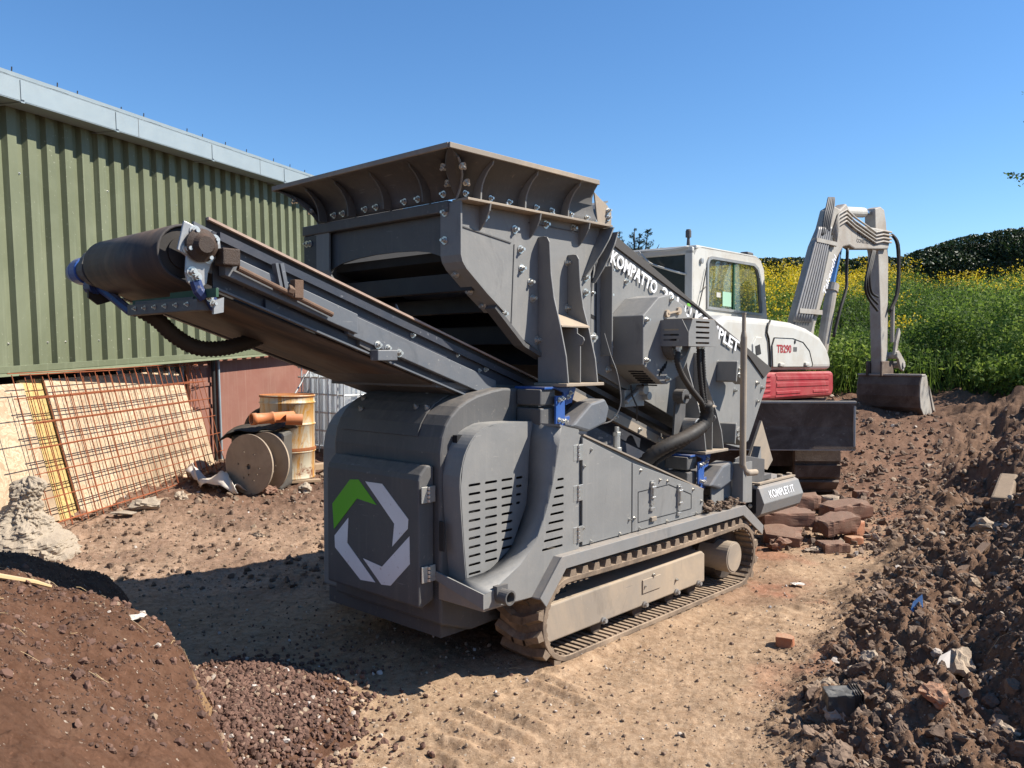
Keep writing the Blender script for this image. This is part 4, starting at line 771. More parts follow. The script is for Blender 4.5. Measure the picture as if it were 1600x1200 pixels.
# --- hopper legs: tall twin-fin brackets
def bracket(u0, u1, zb, zt0, zt1, vb=.10, base=.33):
    h0 = zt0 - zb; fl0 = [(base, zb), (vb, zb), (vb + .015, zb + h0 * .18), (vb + .055, zb + h0 * .40), (vb + .095, zb + h0 * .58), (base - .085, zb + h0 * .75), (base - .075, zt0 - .03), (base - .06, zt0 - .005), (base - .04, zt0), (base, zt0)]
    b = MB().prism(fl0, 'u', u0, u0 + .010).prism([(v_, zb + (z_ - zb) * (zt1 - zb) / h0) for v_, z_ in fl0], 'u', u1 - .010, u1).obj('bracket_fin', 'grey', SM, bevel=.003)
    m = MB(); m.prism([(base, zb + h0 * .48), (base, zb + h0 * .47), (vb + .05, zb + h0 * .38), (vb + .05, zb + h0 * .39)], 'u', u0 + .010, u1 - .010); m.obj('bracket_roof', 'dusty', SM)
    MB().box(u0 - .03, u1 + .03, vb - .015, base, zb - .016, zb).obj('bracket_foot', 'dusty', SM, bevel=.003)
    uc = (u0 + u1) / 2
    m = MB(); m.box(uc - .004, uc + .004, vb + .02, base, zb, zb + h0 * .25); m.prism([(vb + .04, zb + h0 * .375), (vb + .04, zb + h0 * .34), (vb + .0, zb + h0 * .31), (vb - .005, zb + h0 * .29), (vb + .01, zb + h0 * .26), (vb + .06, zb + h0 * .24), (base, zb + h0 * .24), (base, zb + h0 * .37)], 'u', uc - .004, uc + .004); m.obj('lifting_eye', 'grey', SM, bevel=.002)
    MB().box(u0 + .01, u1 - .01, base - .014, base - .004, zb, zb + h0 * .47).obj('bracket_back', 'greydark', SM)
bracket(.225, .475, 1.362, 2.105, 2.035, .10, .300)
bracket(mv(0) * 0 + 1.60, 1.83, .905, 1.60, 1.52, .11, .33)
# --- gearbox housing, drive guard
gf = [(.885, 1.722), (1.04, 1.832), (1.15, 1.853), (1.30, 1.80), (1.40, 1.68), (1.40, 1.50), (1.28, 1.39), (1.14, 1.336), (1.09, 1.336), (.885, 1.448)]
gb = MB().prism(gf, 'v', .10, .33).obj('gearbox_housing', 'grey', SM, bevel=.006)
for u_, z_ in ((.915, 1.70), (.915, 1.475), (1.17, 1.825), (1.13, 1.365)): bolt(gb, (u_, .10, z_), (0, -1, 0), 1.1)
m = MB(); m.bar((1.12, .096, 1.742), (1.245, .096, 1.762), .03, .008).cyl((1.12, .10, 1.742), (1.12, .085, 1.742), .022, 12).cyl((1.245, .10, 1.762), (1.245, .085, 1.762), .022, 12); m.obj('inspection_strap', 'dusty', gb)
m = MB()
for k in range(4): m.bar((1.045 + .02 * k, .097, 1.385 + .014 * k), (1.065 + .02 * k, .097, 1.425 + .014 * k), .006, .006)
for k in range(7): m.bar((.95 + k * .023, .14, 1.411 - k * .0137), (.95 + k * .023, .24, 1.411 - k * .0137), .009, .008)
m.obj('vent_slot', 'void', gb)
m = MB(); m.lathe([(.0, .0), (.105, .0), (.11, .01), (.11, .055), (.10, .065), (0, .065)], (1.17, .10, 1.585), (0, -1, 0), 32); m.obj('drive_hub', 'greydark', SM, bevel=.0)
gh = [slot(1.215, 1.690 - .0295 * k, .155, .011, 2) for k in range(5)]
me = holed([(1.062, 1.632), (1.108, 1.706), (1.345, 1.708), (1.400, 1.640), (1.395, 1.553), (1.062, 1.553)], gh, .004); place(me, (0, -.08, 0), (1, 0, 0), (0, 0, 1)); gd = link('drive_guard', me, 'grey', SM)
me = holed([(-.126, 1.645), (-.105, 1.702), (.04, 1.705), (.08, 1.632), (.08, 1.553), (-.126, 1.553)], [slot(-.03, 1.645 - .028 * k, .105, .011, 2) for k in range(3)], .004); place(me, (1.062, 0, 0), (0, -1, 0), (0, 0, 1)); link('guard_end', me, 'grey', gd)
m = MB(); m.box(1.10, 1.36, -.08, .10, 1.706, 1.710); m.add([(1.062, -.08, 1.634), (1.062, .10, 1.634), (1.108, .10, 1.708), (1.108, -.08, 1.708)], [(0, 1, 2, 3)]); m.add([(1.40, -.08, 1.64), (1.40, .10, 1.64), (1.352, .10, 1.708), (1.352, -.08, 1.708)], [(0, 1, 2, 3)]); m.add([(1.40, -.08, 1.64), (1.40, .10, 1.64), (1.395, .10, 1.553), (1.395, -.08, 1.553)], [(0, 1, 2, 3)]); m.obj('guard_top', 'dusty', gd)
m = MB(); m.cyl((1.14, .08, 1.61), (1.34, .02, 1.61), .045, 16).box(1.12, 1.36, .0, .05, 1.56, 1.60); m.obj('hydraulic_motor', 'navy', SM)
# --- hoses
def hose(name, pts, r, amp=.0022, pitch=.016, m='black'):
    p, rs = corrugate(pts, 10, pitch, r, amp); return MB().tube(p, rs, 10).obj(name, m, SM, smooth=True)
m = MB(); m.cyl((1.092, .0, 1.60), (1.092, .0, 1.51), .013, 10).cyl((1.092, 0, 1.56), (1.092, 0, 1.535), .02, 6).cyl((1.315, 0, 1.58), (1.315, 0, 1.54), .016, 8).cyl((1.35, 0, 1.58), (1.35, 0, 1.54), .016, 8); m.obj('hose_fitting', 'zinc', SM)
hose('hydraulic_hose', [(1.092, .0, 1.52), (1.078, .0, 1.47), (1.132, .0, 1.39), (1.231, .0, 1.307), (1.35, .0, 1.225), (1.41, .01, 1.17)], .016)
hose('hydraulic_hose', [(1.315, .0, 1.55), (1.325, .0, 1.42), (1.355, .0, 1.28), (1.40, .0, 1.17)], .014)
hose('hydraulic_hose', [(1.352, .0, 1.55), (1.36, -.005, 1.42), (1.385, .0, 1.28), (1.43, .01, 1.17)], .014)
hose('hose_bundle', [(1.405, .005, 1.22), (1.432, .01, 1.15), (1.40, .02, 1.085), (1.27, .04, 1.03), (1.14, .09, .985), (1.06, .15, .93), (1.03, .20, .86)], .040, .003, .03)
hose('hydraulic_hose', [(1.25, .03, 1.02), (1.17, .08, .97), (1.10, .16, .90), (1.08, .20, .84)], .014)
hose('hydraulic_hose', [(1.28, .04, 1.0), (1.21, .1, .94), (1.15, .17, .88), (1.13, .20, .82)], .014)
# --- pivots and rails under the screen box
m = MB(); m.bar((.5, .42, 1.43), (1.9, .42, .93), .05, .03, up=(.3, 0, .95)).bar((.5, .36, 1.33), (1.7, .36, .90), .04, .05, up=(.3, 0, .95)); m.obj('screen_rail', 'greydark', SM, bevel=.003)
m = MB(); m.bar((.55, .34, 1.29), (1.6, .34, .91), .012, .05, up=(.3, 0, .95)); m.obj('rail_cover_strip', 'dusty', SM)
for u_ in (.70, .95, 1.20, 1.42): bolt(SM, (u_, .333, 1.29 - (u_ - .55) * .362), (0, -1, 0), .9)
m = MB(); m.prism([(1.43, 1.24), (1.50, 1.28), (1.545, 1.22), (1.53, 1.0), (1.40, .98)], 'v', .22, .236).cyl((1.46, .24, 1.25), (1.46, .17, 1.25), .045, 16).cyl((1.46, .17, 1.25), (1.46, .14, 1.25), .016, 6); m.obj('pivot_lever', 'greydark', SM, bevel=.003)
m = MB(); m.cyl((1.545, .24, 1.065), (1.545, .13, 1.065), .048, 20).cyl((1.545, .13, 1.065), (1.545, .115, 1.065), .02, 8); m.obj('guide_roller', 'plate', SM, bevel=.004)
m = MB(); m.cyl((.98, .28, 1.23), (1.16, .28, 1.32), .016, 8).cyl((1.13, .24, 1.30), (1.13, .30, 1.30), .03, 12).cyl((1.2, .26, 1.26), (1.2, .33, 1.26), .025, 10).box(1.0, 1.2, .30, .33, 1.2, 1.30); m.obj('adjuster', 'plate', SM, bevel=.003)
m = MB(); m.tube([(1.0, .26, 1.33), (1.0, .25, 1.27), (1.04, .24, 1.2), (1.06, .26, 1.12)], .005, 6); m.obj('thin_cable', 'black', SM)
m = MB(); m.tube([(.66, .2, 1.62), (.665, .16, 1.5), (.67, .12, 1.4), (.675, .1, 1.25), (.62, .11, 1.16), (.55, .13, 1.14)], .0038, 6, 4); m.obj('greasing_cable', 'greydark', SM)
m = MB(); m.cyl((.66, .3, 1.60), (.66, .27, 1.60), .028, 12).cyl((.66, .27, 1.60), (.66, .25, 1.60), .012, 8); m.obj('cable_fitting', 'zinc', SM)
# --- lifting post, sensor boxes, rear spill plates
m = MB(); m.tube([(1.967, .05, 1.62), (1.967, .05, .79), (1.985, .047, .755), (2.02, .04, .735), (2.13, .04, .728)], .021, 14).cyl((1.967, .05, 1.62), (1.967, .05, 1.66), .021, 14, .013).cyl((1.967, .05, 1.66), (1.967, .05, 1.77), .013, 10).cyl((1.967, .05, 1.77), (1.967, .05, 1.777), .017, 6); m.obj('bent_post', 'dusty', SM, smooth=False)
MB().prism([(1.955, .55), (1.955, .80), (2.0, .80), (2.0, .55)], 'v', .04, .12).obj('post_socket', 'grey', SM, bevel=.004)
for u_, z_ in ((2.16, 1.42), (2.15, 1.0)):
    m = MB(); m.prism([(u_, z_), (u_ + .05, z_ + .02), (u_ + .14, z_ - .06), (u_ + .13, z_ - .12), (u_ + .05, z_ - .085), (u_ - .01, z_ - .05)], 'v', .19, .28).prism([(u_ - .03, z_ + .04), (u_ - .045, z_ - .09), (u_ - .03, z_ - .10), (u_ - .01, z_ + .05)], 'v', .18, .33)
    s_ = m.obj('catch_bracket', 'grey', SM, bevel=.004)
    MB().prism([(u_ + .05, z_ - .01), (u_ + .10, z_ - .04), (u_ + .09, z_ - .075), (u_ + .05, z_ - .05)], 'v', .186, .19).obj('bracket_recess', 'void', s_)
    bolt(s_, (u_ + .015, .19, z_ - .01), (0, -1, 0), .8); bolt(s_, (u_ + .015, .19, z_ - .045), (0, -1, 0), .8)
MB().add([(3.136, .49, .99), (3.338, .49, .66), (3.241, .49, .59), (2.976, .49, .66), (2.85, .49, .60), (3.136, .51, .99), (3.338, .51, .66), (3.241, .51, .59), (2.976, .51, .66), (2.85, .51, .60)], [(4, 3, 2, 1, 0), (5, 6, 7, 8, 9), (0, 1, 6, 5), (1, 2, 7, 6), (2, 3, 8, 7), (3, 4, 9, 8), (4, 0, 5, 9)]).obj('spill_plate', 'dusty', SM)
MB().prism([(2.9, .62), (3.02, .62), (3.0, .80)], 'v', .43, .49).obj('plate_rib', 'grey', SM)
m = MB(); m.prism([(2.18, .80), (2.28, .815), (2.615, .758), (2.615, .58), (2.1, .60)], 'v', .21, .222); m.box(2.0, 2.75, .222, 1.3, .60, .64); m.obj('rear_shelf', 'greydark', SM, bevel=.004)
MB().prism([(1.72, .545), (1.72, .70), (2.0, .78), (2.27, .78), (2.27, .50)], 'v', .135, .145).obj('mudguard_plate', 'grey', SM)
# --- rear box with the web address
rb = MB().prism([(.125, .40), (.10, .475), (.14, .575), (.18, .592), (.44, .60), (.44, .38), (.16, .368)], 'u', 2.385, 3.03).obj('rear_box', 'fender', SM, bevel=.004)
me = text_mesh('KOMPLET.IT', 1.0, .0008, .006); xs = [v.co.x for v in me.vertices]; ys = [v.co.y for v in me.vertices]; x0 = min(xs)
for v in me.vertices: v.co.x -= x0
place(me, (2.50, .1075, .500), (1, 0, 0), (0, .37, .93), .40 / (max(xs) - x0), .055 / (max(ys) - min(ys))); link('lettering', me, 'whitepaint', rb)
m = MB(); m.box(2.42, 3.02, .16, .19, .594, .606).box(2.40, 2.43, .14, .44, .60, .612).cyl((2.84, .2, .60), (2.84, .2, .625), .02, 10).cyl((3.0, .2, .60), (3.0, .2, .62), .02, 10); m.obj('box_rim', 'dusty', rb)
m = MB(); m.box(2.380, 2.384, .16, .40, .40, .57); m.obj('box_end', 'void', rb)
bolt(rb, (2.379, .33, .52), (-1, 0, 0), .9); bolt(rb, (2.379, .2, .45), (-1, 0, 0), .9)
# --- discharge conveyor
sl = -.342; ct = lambda u_: 2.005 + sl * (u_ + 1.48)       # top edge line of the side web
def slab(m, u0, u1, v0, v1, top, bot): m.add([(u0, v0, ct(u0) + top), (u1, v0, ct(u1) + top), (u1, v0, ct(u1) + bot), (u0, v0, ct(u0) + bot), (u0, v1, ct(u0) + top), (u1, v1, ct(u1) + top), (u1, v1, ct(u1) + bot), (u0, v1, ct(u0) + bot)], [(0, 1, 2, 3), (7, 6, 5, 4), (0, 4, 5, 1), (1, 5, 6, 2), (2, 6, 7, 3), (3, 7, 4, 0)]); return m
cw, cf = .452, 1.248
for s in (0, 1):
    f = (lambda v: v) if s == 0 else mv
    web = slab(MB(), -1.46, 2.0, f(.452), f(.460), -.03, -.245).obj('conveyor_side', 'navy', SM)
    slab(MB(), -1.46, 2.0, f(.425), f(.452), -.242, -.250).obj('lower_lip', 'steelblue', web)
    m = slab(MB(), -1.475, .42, f(.466), f(.474), .012, -.10); sk = m.obj('rubber_skirt', 'black', SM)
    m = slab(MB(), -1.475, .42, f(.448), f(.470), .014, .004); m.obj('skirt_edge', 'copper', sk)
    slab(MB(), -1.44, .5, f(.430), f(.452), -.028, -.060).obj('skirt_clamp', 'navy', sk)
    slab(MB(), -.87, .04, f(.418), f(.450), -.092 - .02, -.205).obj('conveyor_beam', 'steelblue', SM, bevel=.003)
    slab(MB(), -1.44, -.835, f(.395), f(.445), -.108, -.222 + .03).obj('takeup_box', 'steelblue', SM, bevel=.003)
    m = slab(MB(), -1.25, -.86, f(.435), f(.452), -.205, -.24); m.obj('lower_plate', 'navy', SM)
bx = SM
for u_, d_, sc in ((-.712, -.195, 1.1), (-.657, -.19, 1.0), (-.593, -.19, 1.1), (-.485, -.07, .8), (-.005, -.07, .8), (.085, -.205, 1.1), (-.20, -.065, .6), (-.05, -.09, .6), (.25, -.13, .8), (.13, -.2, .9)): bolt(SM, (u_, .418 if -.8 < u_ < .04 and d_ < -.1 else .450, ct(u_) + d_), (0, -1, 0), sc)
m = MB(); m.box(-.745, -.635, .375, .43, 1.478, 1.525); m.obj('roller_bracket', 'steelblue', SM, bevel=.004)
# take-up screw
m = MB(); m.tube([(-1.40, .375, ct(-1.40) - .15), (-.98, .375, ct(-.98) - .165)], .011, 10); m.obj('takeup_screw', 'rust', SM)
m = MB(); m.box(-1.475, -1.405, .345, .41, 1.832, 1.895); m.obj('bearing_slide', 'oilrust', SM, bevel=.005)
m = MB(); m.box(-1.165, -1.125, .36, .395, 1.728, 1.80); m.cyl((-1.19, .375, 1.762), (-1.165, .375, 1.754), .02, 6); m.obj('screw_nut', 'rust', SM, bevel=.002)
m = MB(); m.bar((-1.235, .39, 1.86), (-1.21, .39, 1.745), .012, .03, up=(0, 1, 0)).bar((-1.215, .39, 1.86), (-1.19, .39, 1.745), .016, .04, up=(0, 1, 0)); m.obj('strap_clamp', 'steelblue', SM)
# belt and head pulley
hc = (-1.56, 1.878); br = .100; er = (1.9, ct(1.9) - .14)
top, bot = [], []
nrm = Vector((sl, -1)).normalized(); tn = Vector((-sl * 1.0, 1)).normalized()
tn = Vector((.324, .946)); loop = []
for k in range(15):
    t = R(71) + R(180) * k / 14; loop.append((hc[0] + br * math.cos(t), hc[1] + br * math.sin(t)))
loop2 = [(er[0] + .09 * math.cos(R(251) + R(180) * k / 8), er[1] + .09 * math.sin(R(251) + R(180) * k / 8)) for k in range(9)]
q = loop + loop2 + [loop[0]]
MB().grid([[(p[0], .468, p[1]), (p[0], .80, p[1]), (p[0], 1.15, p[1])] for p in q]).obj('conveyor_belt', 'beltrub', SM, solid=.010, smooth=True)
m = MB(); m.cyl((hc[0], .480, hc[1]), (hc[0], 1.14, hc[1]), .091, 32).cyl((hc[0], .470, hc[1]), (hc[0], .482, hc[1]), .06, 32).cyl((hc[0] + .03, .36, hc[1] + .02), (hc[0] + .03, 1.34, hc[1] + .02), .026, 16); m.obj('head_pulley', 'black', SM)
m = MB(); m.lathe([(.0, 0), (.045, 0), (.06, .006), (.06, .02), (.042, .032), (.03, .05), (0, .05)], (-1.535, .40, 1.90), (0, -1, 0), 24); m.obj('head_bearing', 'oilrust', SM)
tp = MB().prism([(-1.594, 1.985), (-1.457, 1.935), (-1.452, 1.885), (-1.49, 1.84), (-1.505, 1.80), (-1.51, 1.765), (-1.532, 1.745), (-1.56, 1.745), (-1.585, 1.765), (-1.592, 1.80), (-1.588, 1.858), (-1.62, 1.878)], 'v', .400, .410).obj('bearing_plate', 'plate', SM, bevel=.003)
for u_, z_ in [(-1.555, 1.951), (-1.479, 1.926), (-1.583, 1.885), (-1.505, 1.857), (-1.567, 1.802), (-1.55, 1.784)]: bolt(tp, (u_, .40, z_), (0, -1, 0), 1.2)
m = MB(); m.prism([(-1.53, 1.995), (-1.42, 1.955), (-1.42, 1.80), (-1.53, 1.82)], 'v', .455, .47); m.prism([(-1.53, 1.99), (-1.42, 1.95), (-1.42, 1.80), (-1.62, 1.86)], 'v', mv(.41), mv(.40)); m.obj('head_frame', 'steelblue', SM)
m = MB(); m.cyl((-1.56, 1.37, 1.875), (-1.56, 1.44, 1.875), .062, 24).cyl((-1.56, 1.44, 1.875), (-1.56, 1.52, 1.875), .062, 24, .045); m.obj('belt_motor', 'blue', SM, bevel=.006)
m = MB(); m.cyl((-1.56, 1.16, 1.875), (-1.56, 1.37, 1.875), .055, 20).cyl((-1.56, 1.22, 1.875), (-1.56, 1.26, 1.875), .085, 20).box(-1.60, -1.44, 1.25, 1.28, 1.80, 1.95); m.obj('motor_flange', 'greydark', SM)
m = MB(); m.prism([(-1.60, 1.82), (-1.51, 1.84), (-1.50, 1.74), (-1.56, 1.72), (-1.60, 1.75)], 'v', 1.27, 1.285); m.obj('scraper_mount', 'black', SM)
# belt scraper
m = MB(); m.prism([(-1.550, 1.665), (-1.500, 1.665), (-1.500, 1.700), (-1.550, 1.708)], 'v', .40, 1.0); m.bar((-1.525, .46, 1.708), (-1.525, .96, 1.712), .02, .02); sc_ = m.obj('belt_scraper', 'greydark', SM, bevel=.002)
MB().box(-1.528, -1.518, .30, .66, 1.710, 1.742).box(-1.528, -1.518, .66, 1.0, 1.710, 1.728).obj('scraper_blade', 'green', sc_)
for k in range(6): bolt(sc_, (-1.551, .47 + .09 * k, 1.69), (-1, 0, 0), .55)
m = MB(); m.tube([(-1.555, .40, 1.77), (-1.545, .395, 1.735), (-1.525, .39, 1.71)], .022, 8); m.prism([(-1.54, 1.735), (-1.50, 1.735), (-1.462, 1.69), (-1.47, 1.655), (-1.50, 1.665)], 'v', .385, .395); a_ = m.obj('scraper_arm', 'bluedark', SM)
m = MB(); m.tube([(-1.56, 1.27, 1.80), (-1.55, 1.16, 1.755), (-1.53, 1.02, 1.685), (-1.52, .99, 1.68)], .020, 8).cyl((-1.57, 1.25, 1.80), (-1.57, 1.32, 1.80), .035, 14); m.obj('scraper_arm', 'bluedark', SM)
m = MB(); m.prism([(-1.50, 1.70), (-1.46, 1.715), (-1.462, 1.66), (-1.50, 1.652)], 'v', .37, .385); m.obj('scraper_clip', 'plate', a_); bolt(a_, (-1.51, .382, 1.712), (0, -1, 0), .9); bolt(a_, (-1.495, .382, 1.69), (0, -1, 0), .9)
hose('slack_hose', [(-1.50, 1.03, 1.70), (-1.43, 1.0, 1.655), (-1.35, 1.0, 1.585), (-1.25, 1.0, 1.535), (-1.12, 1.0, 1.535), (-.97, 1.0, 1.575), (-.88, 1.0, 1.62)], .034, .003, .02)
# return roller guard and tail plates
m = MB(); m.prism([(-.80, 1.60), (-.72, 1.60), (-.70, 1.545), (-.70, 1.50), (-.80, 1.545)], 'v', .43, 1.27); m.obj('return_roller_guard', 'greydark', SM)
m = MB()
for k in range(20): m.box(-.80 + .005 * k, -.7975 + .005 * k, .45, 1.25, 1.541 - .0022 * k, 1.5435 - .0022 * k)
for k in range(40): m.box(-.80, -.70, .45 + .0205 * k, .4525 + .0205 * k, 1.52, 1.524)
m.obj('guard_mesh', 'dusty', SM)['kind'] = 'stuff'
MB().prism([(-.35, 1.375), (.3, 1.34), (.3, 1.30), (-.35, 1.35)], 'v', .44, 1.28).obj('conveyor_tray', 'greydark', SM)
slab(MB(), -.5, 1.9, .47, 1.23, -.25, -.258).obj('return_pan', 'greydark', SM)
m = MB(); m.prism([(-.52, 1.74), (-.51, 1.66), (-.1, 1.50), (-.1, 1.55), (-.49, 1.69)], 'v', .52, .53); m.obj('skirt_corner', 'steelblue', SM)
# ------------------------------------------------ the shed on the left (local x along the wall, y into the shed, z up)
w_ = Vector((.252, .967, .043)).normalized(); n_ = Vector((.968, -.2523, 0)).normalized(); up_ = w_.cross(-n_).normalized()
o_ = n_ * -5.65
BM = Matrix(((w_.x, -n_.x, up_.x, o_.x), (w_.y, -n_.y, up_.y, o_.y), (w_.z, -n_.z, up_.z, o_.z), (0, 0, 0, 1)))
SH = empty('farm_shed', 'olive green corrugated metal shed with pale gutter and red-brown lower wall on the left', 'shed', mat=BM)
S0, S1 = 3.4, 12.8
# corrugated cladding, one sheet per metre
prof = [(0, 0), (.020, -.045), (.108, -.045), (.128, 0), (.2, 0)]
for k in range(int(S0), int(S1) + 1):
    pts = []
    for j in range(5):
        for (a, b) in prof[:-1]: pts.append((k + j * .2 + a, b))
    pts.append((k + 1.0, 0)); 
    m = MB(); off = -.0015 * (k % 2)
    m.grid([[(a, b + off, 1.175), (a, b + off, 2.4), (a, b + off, 3.42)] for a, b in pts]); sh = m.obj('cladding_sheet', 'clad', SH, solid=.0015)
    for h in (1.36, 2.0, 2.75):
        for j in ((0, 2, 4) if h == 1.36 else ((1,) if h == 2.0 else (3,))): bolt(sh, (k + j * .2 + .16, -.004 + 0, h), (0, -1, 0), .55, 'fixing_screw')
m = MB(); m.box(S0, S1, -.066, -.046, 1.125, 1.18).add([(S0, -.10, 1.10), (S1, -.10, 1.10), (S1, -.05, 1.13), (S0, -.05, 1.13)], [(0, 1, 2, 3)]); m.obj('drip_flashing', 'clad', SH, bevel=.002)
gt = MB(); gt.add([(S0, -.26, 3.265), (S1, -.26, 3.265), (S1, -.26, 3.425), (S0, -.26, 3.425), (S0, -.265, 3.262), (S1, -.265, 3.262), (S1, -.265, 3.43), (S0, -.265, 3.43)], [(0, 1, 2, 3), (4, 5, 6, 7), (3, 2, 6, 7)])
gt.box(S0, S1, -.262, -.05, 3.255, 3.265).box(S0, S1, -.265, -.235, 3.425, 3.432)
gt = gt.obj('box_gutter', 'galv', SH)
for s_ in (5.55, 6.95 - .35, 8.05, 9.55, 11.1):
    m = MB(); m.box(s_, s_ + .035, -.272, -.265, 3.27, 3.42).box(s_, s_ + .035, -.27, .0, 3.246, 3.254); m.obj('gutter_bracket', 'galv', gt)
m = MB(); m.box(6.90, 6.905, -.2665, -.2645, 3.262, 3.43).box(9.0, 9.005, -.2665, -.2645, 3.262, 3.43); m.obj('gutter_joint', 'greydark', gt)
rr = np.random.default_rng(9)
for s_ in np.arange(4.6, 12.5, .42):
    s_ = float(s_ + rr.uniform(-.12, .12)); MB().cyl((s_, -.245, 3.42), (s_ + .01, -.245, 3.49 + rr.uniform(0, .02)), .005, 5).obj('bird_spike', 'black', SH)
m = MB(); m.tube([(S0 + i * .2, -.245, 3.438 + .008 * math.sin(i * 2.1)) for i in range(46)], .006, 5); m.obj('gutter_wire', 'black', SH)
rf = MB(); rf.add([(S0, -.25, 3.44), (S1, -.25, 3.44), (S1, 7, 4.1), (S0, 7, 4.1)], [(0, 1, 2, 3)]); rf.obj('roof', 'galv', SH, solid=.03, solidoff=1)
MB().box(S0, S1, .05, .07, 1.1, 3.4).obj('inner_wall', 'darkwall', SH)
MB().box(S1 - .03, S1, .0, 7, -.3, 3.45).obj('end_wall', 'clad', SH)
# lower wall: dark open bays with posts, then painted sheet
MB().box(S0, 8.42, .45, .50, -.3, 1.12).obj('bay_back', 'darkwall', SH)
MB().box(8.50, S1 - .04, .06, .10, -.5, 1.12).obj('painted_sheet', 'brownwall', SH)
MB().box(8.02, 8.42, .10, .14, -.5, 1.12).obj('wooden_door', 'brownwall', SH)
for z_ in (.55, .80, 1.0): MB().box(8.05, 8.46, .085, .10, z_, z_ + .035).obj('door_rail', 'brownwall', SH)
for s_, c_ in ((5.2, 'brownwall'), (5.9, 'brownwall'), (6.5, 'brownwall')): MB().box(s_, s_ + .12, .12, .2, -.4, 1.12).obj('timber_post', c_, SH)
for s_ in (6.62, 7.02, 7.36, 7.46, 7.75, 7.98): MB().box(s_, s_ + .028, .16, .2, .2, 1.12).obj('window_bar', 'galv', SH)
for a, b in ((7.05, 7.36), (7.50, 7.75), (7.78, 7.97)): MB().box(a, b, .19, .195, .3, 1.12).obj('window_pane', 'darkglass', SH)
m = MB(); m.cyl((8.46, .03, -.3), (8.46, .03, 1.12), .014, 10); m.obj('downpipe', 'galv', SH)
m = MB(); m.cyl((8.385, .05, -.3), (8.385, .05, 1.12), .02, 10); m.obj('dark_pipe', 'black', SH)

# ------------------------------------------------ boards and rusty mesh leaning on the shed
def lean_frame(bl, along, lean):
    bl = Vector(bl); X = Vector(along).normalized(); L = Vector(lean); Z = (L - X * L.dot(X)).normalized(); Y = Z.cross(X); return Matrix(((X.x, Y.x, Z.x, bl.x), (X.y, Y.y, Z.y, bl.y), (X.z, Y.z, Z.z, bl.z), (0, 0, 0, 1)))
AL = (.14, .985, .02); LN = (-.31, .03, 1.16)
def board(bl, wd, ht, label, m, name='osb_board', t=.018):
    o = MB().box(0, wd, 0, t, 0, ht).obj(name, m); o.matrix_world = lean_frame(bl, AL, LN); return tag(o, label, 'board')
gb1 = (-3.655, 7.02, gz1(-3.66, 7.02) - .0)
board(gb1, 2.36, 1.19, 'large pale chipboard sheet leaning on the shed behind the rusty mesh', 'osb')
board((-3.72, 6.78, gb1[2] - .01), .30, 1.20, 'narrow yellow chipboard strip beside the large pale sheet', 'osbyellow', t=.03)
board((-3.88, 5.55, gb1[2] - .02), 1.25, 1.16, 'pale chipboard sheet at the left edge, left of the yellow strip', 'osb')
for k, (y_, x_, wd, lb) in enumerate(((6.02, -3.80, .055, 'dark timber plank leaning on the pale board just above the concrete lump'), (5.72, -3.86, .10, 'wider dark timber plank leaning at the left edge of the view'))):
    o = MB().box(0, wd, -.06, -.03, 0, 1.0).obj('timber_plank', 'darktimber'); o.matrix_world = lean_frame((x_, y_, gz1(x_, y_) - .02), AL, LN); tag(o, lb, 'plank')
def meshpanel(bl, wd, ht, sx, sz, x0, label, toff, skew=0.0):
    M = lean_frame(bl, AL, LN); e = empty('rebar_mesh_panel', label, 'rebar mesh', mat=M, group='rusty steel mesh panels leaning against the boards')
    n = int(wd / sx)
    for k in range(n + 1):
        x = x0 + k * sx; MB().tube([(x, toff, -.02), (x + skew, toff + .004 * math.sin(k * 2.7), ht / 2), (x + 2 * skew, toff, ht)], .0042, 6).obj('wire', 'rebar', e)
    for k in range(int(ht / sz) + 1):
        z = .03 + k * sz; MB().tube([(x0 - .06, toff - .008, z), (x0 + wd / 2, toff - .008 + .01 * math.sin(k), z - .006), (x0 + wd + .06, toff - .008, z + .003)], .0042, 6).obj('wire', 'rebar', e)
b0 = Vector(gb1) + Vector((.02, -.42, -.01))
meshpanel(b0, 2.62, 1.21, .2, .2, .03, 'rusty steel mesh panel nearest the chipboard sheets', -.055)
meshpanel(b0, 2.60, 1.19, .2, .2, .075, 'middle one of the three rusty steel mesh panels leaning on the boards', -.085, .006)
meshpanel(b0 + Vector((-.02, -.30, .0)), 2.5, 1.22, .2, .2, .10, 'outermost rusty steel mesh panel, reaching farthest left over the boards', -.115, -.004)

# ------------------------------------------------ concrete lump
def lump():
    n, k = 80, 96; vs = []; rr = np.random.default_rng(4)
    prof = [(0, .33), (.05, .345), (.12, .32), (.2, .25), (.28, .175), (.36, .118), (.43, .10), (.48, .115), (.53, .112), (.57, .085), (.595, .04), (.60, 0)]
    hs = [p[0] for p in prof]; rs = [p[1] for p in prof]; H = np.linspace(0, .6, n); m = MB(); rows = []
    for i, h in enumerate(H):
        r = np.interp(h, hs, rs); row = []
        for j in range(k + 1):
            t = 2 * math.pi * (j % k) / k; e = 1
            ell = 1 + .35 * (h < .3) * (1 - h / .3) * abs(math.cos(t)); row.append(((r * e * ell) * math.cos(t) + .18 * h - .02, r * e * math.sin(t), h + .03 * (float(vnoise(math.cos(t) * 6 + 17, math.sin(t) * 6 + h * 20, 8)) - .5)))
        rows.append(row)
    m.grid(rows)
    from mathutils import noise as _n
    out = []
    for p in m.v:
        q = Vector(p); c = Vector((.16 * q.z, 0, q.z)); d = (q - c); r = max(d.length, .01)
        k = .055 * (_n.fractal(q * 7, .9, 2.1, 5)) + .020 * (abs(_n.noise(q * 32)) - .3) + .012 * _n.noise(q * 70); out.append(tuple(q + d / r * k * min(1, r / .06)))
    m.v = out; return m
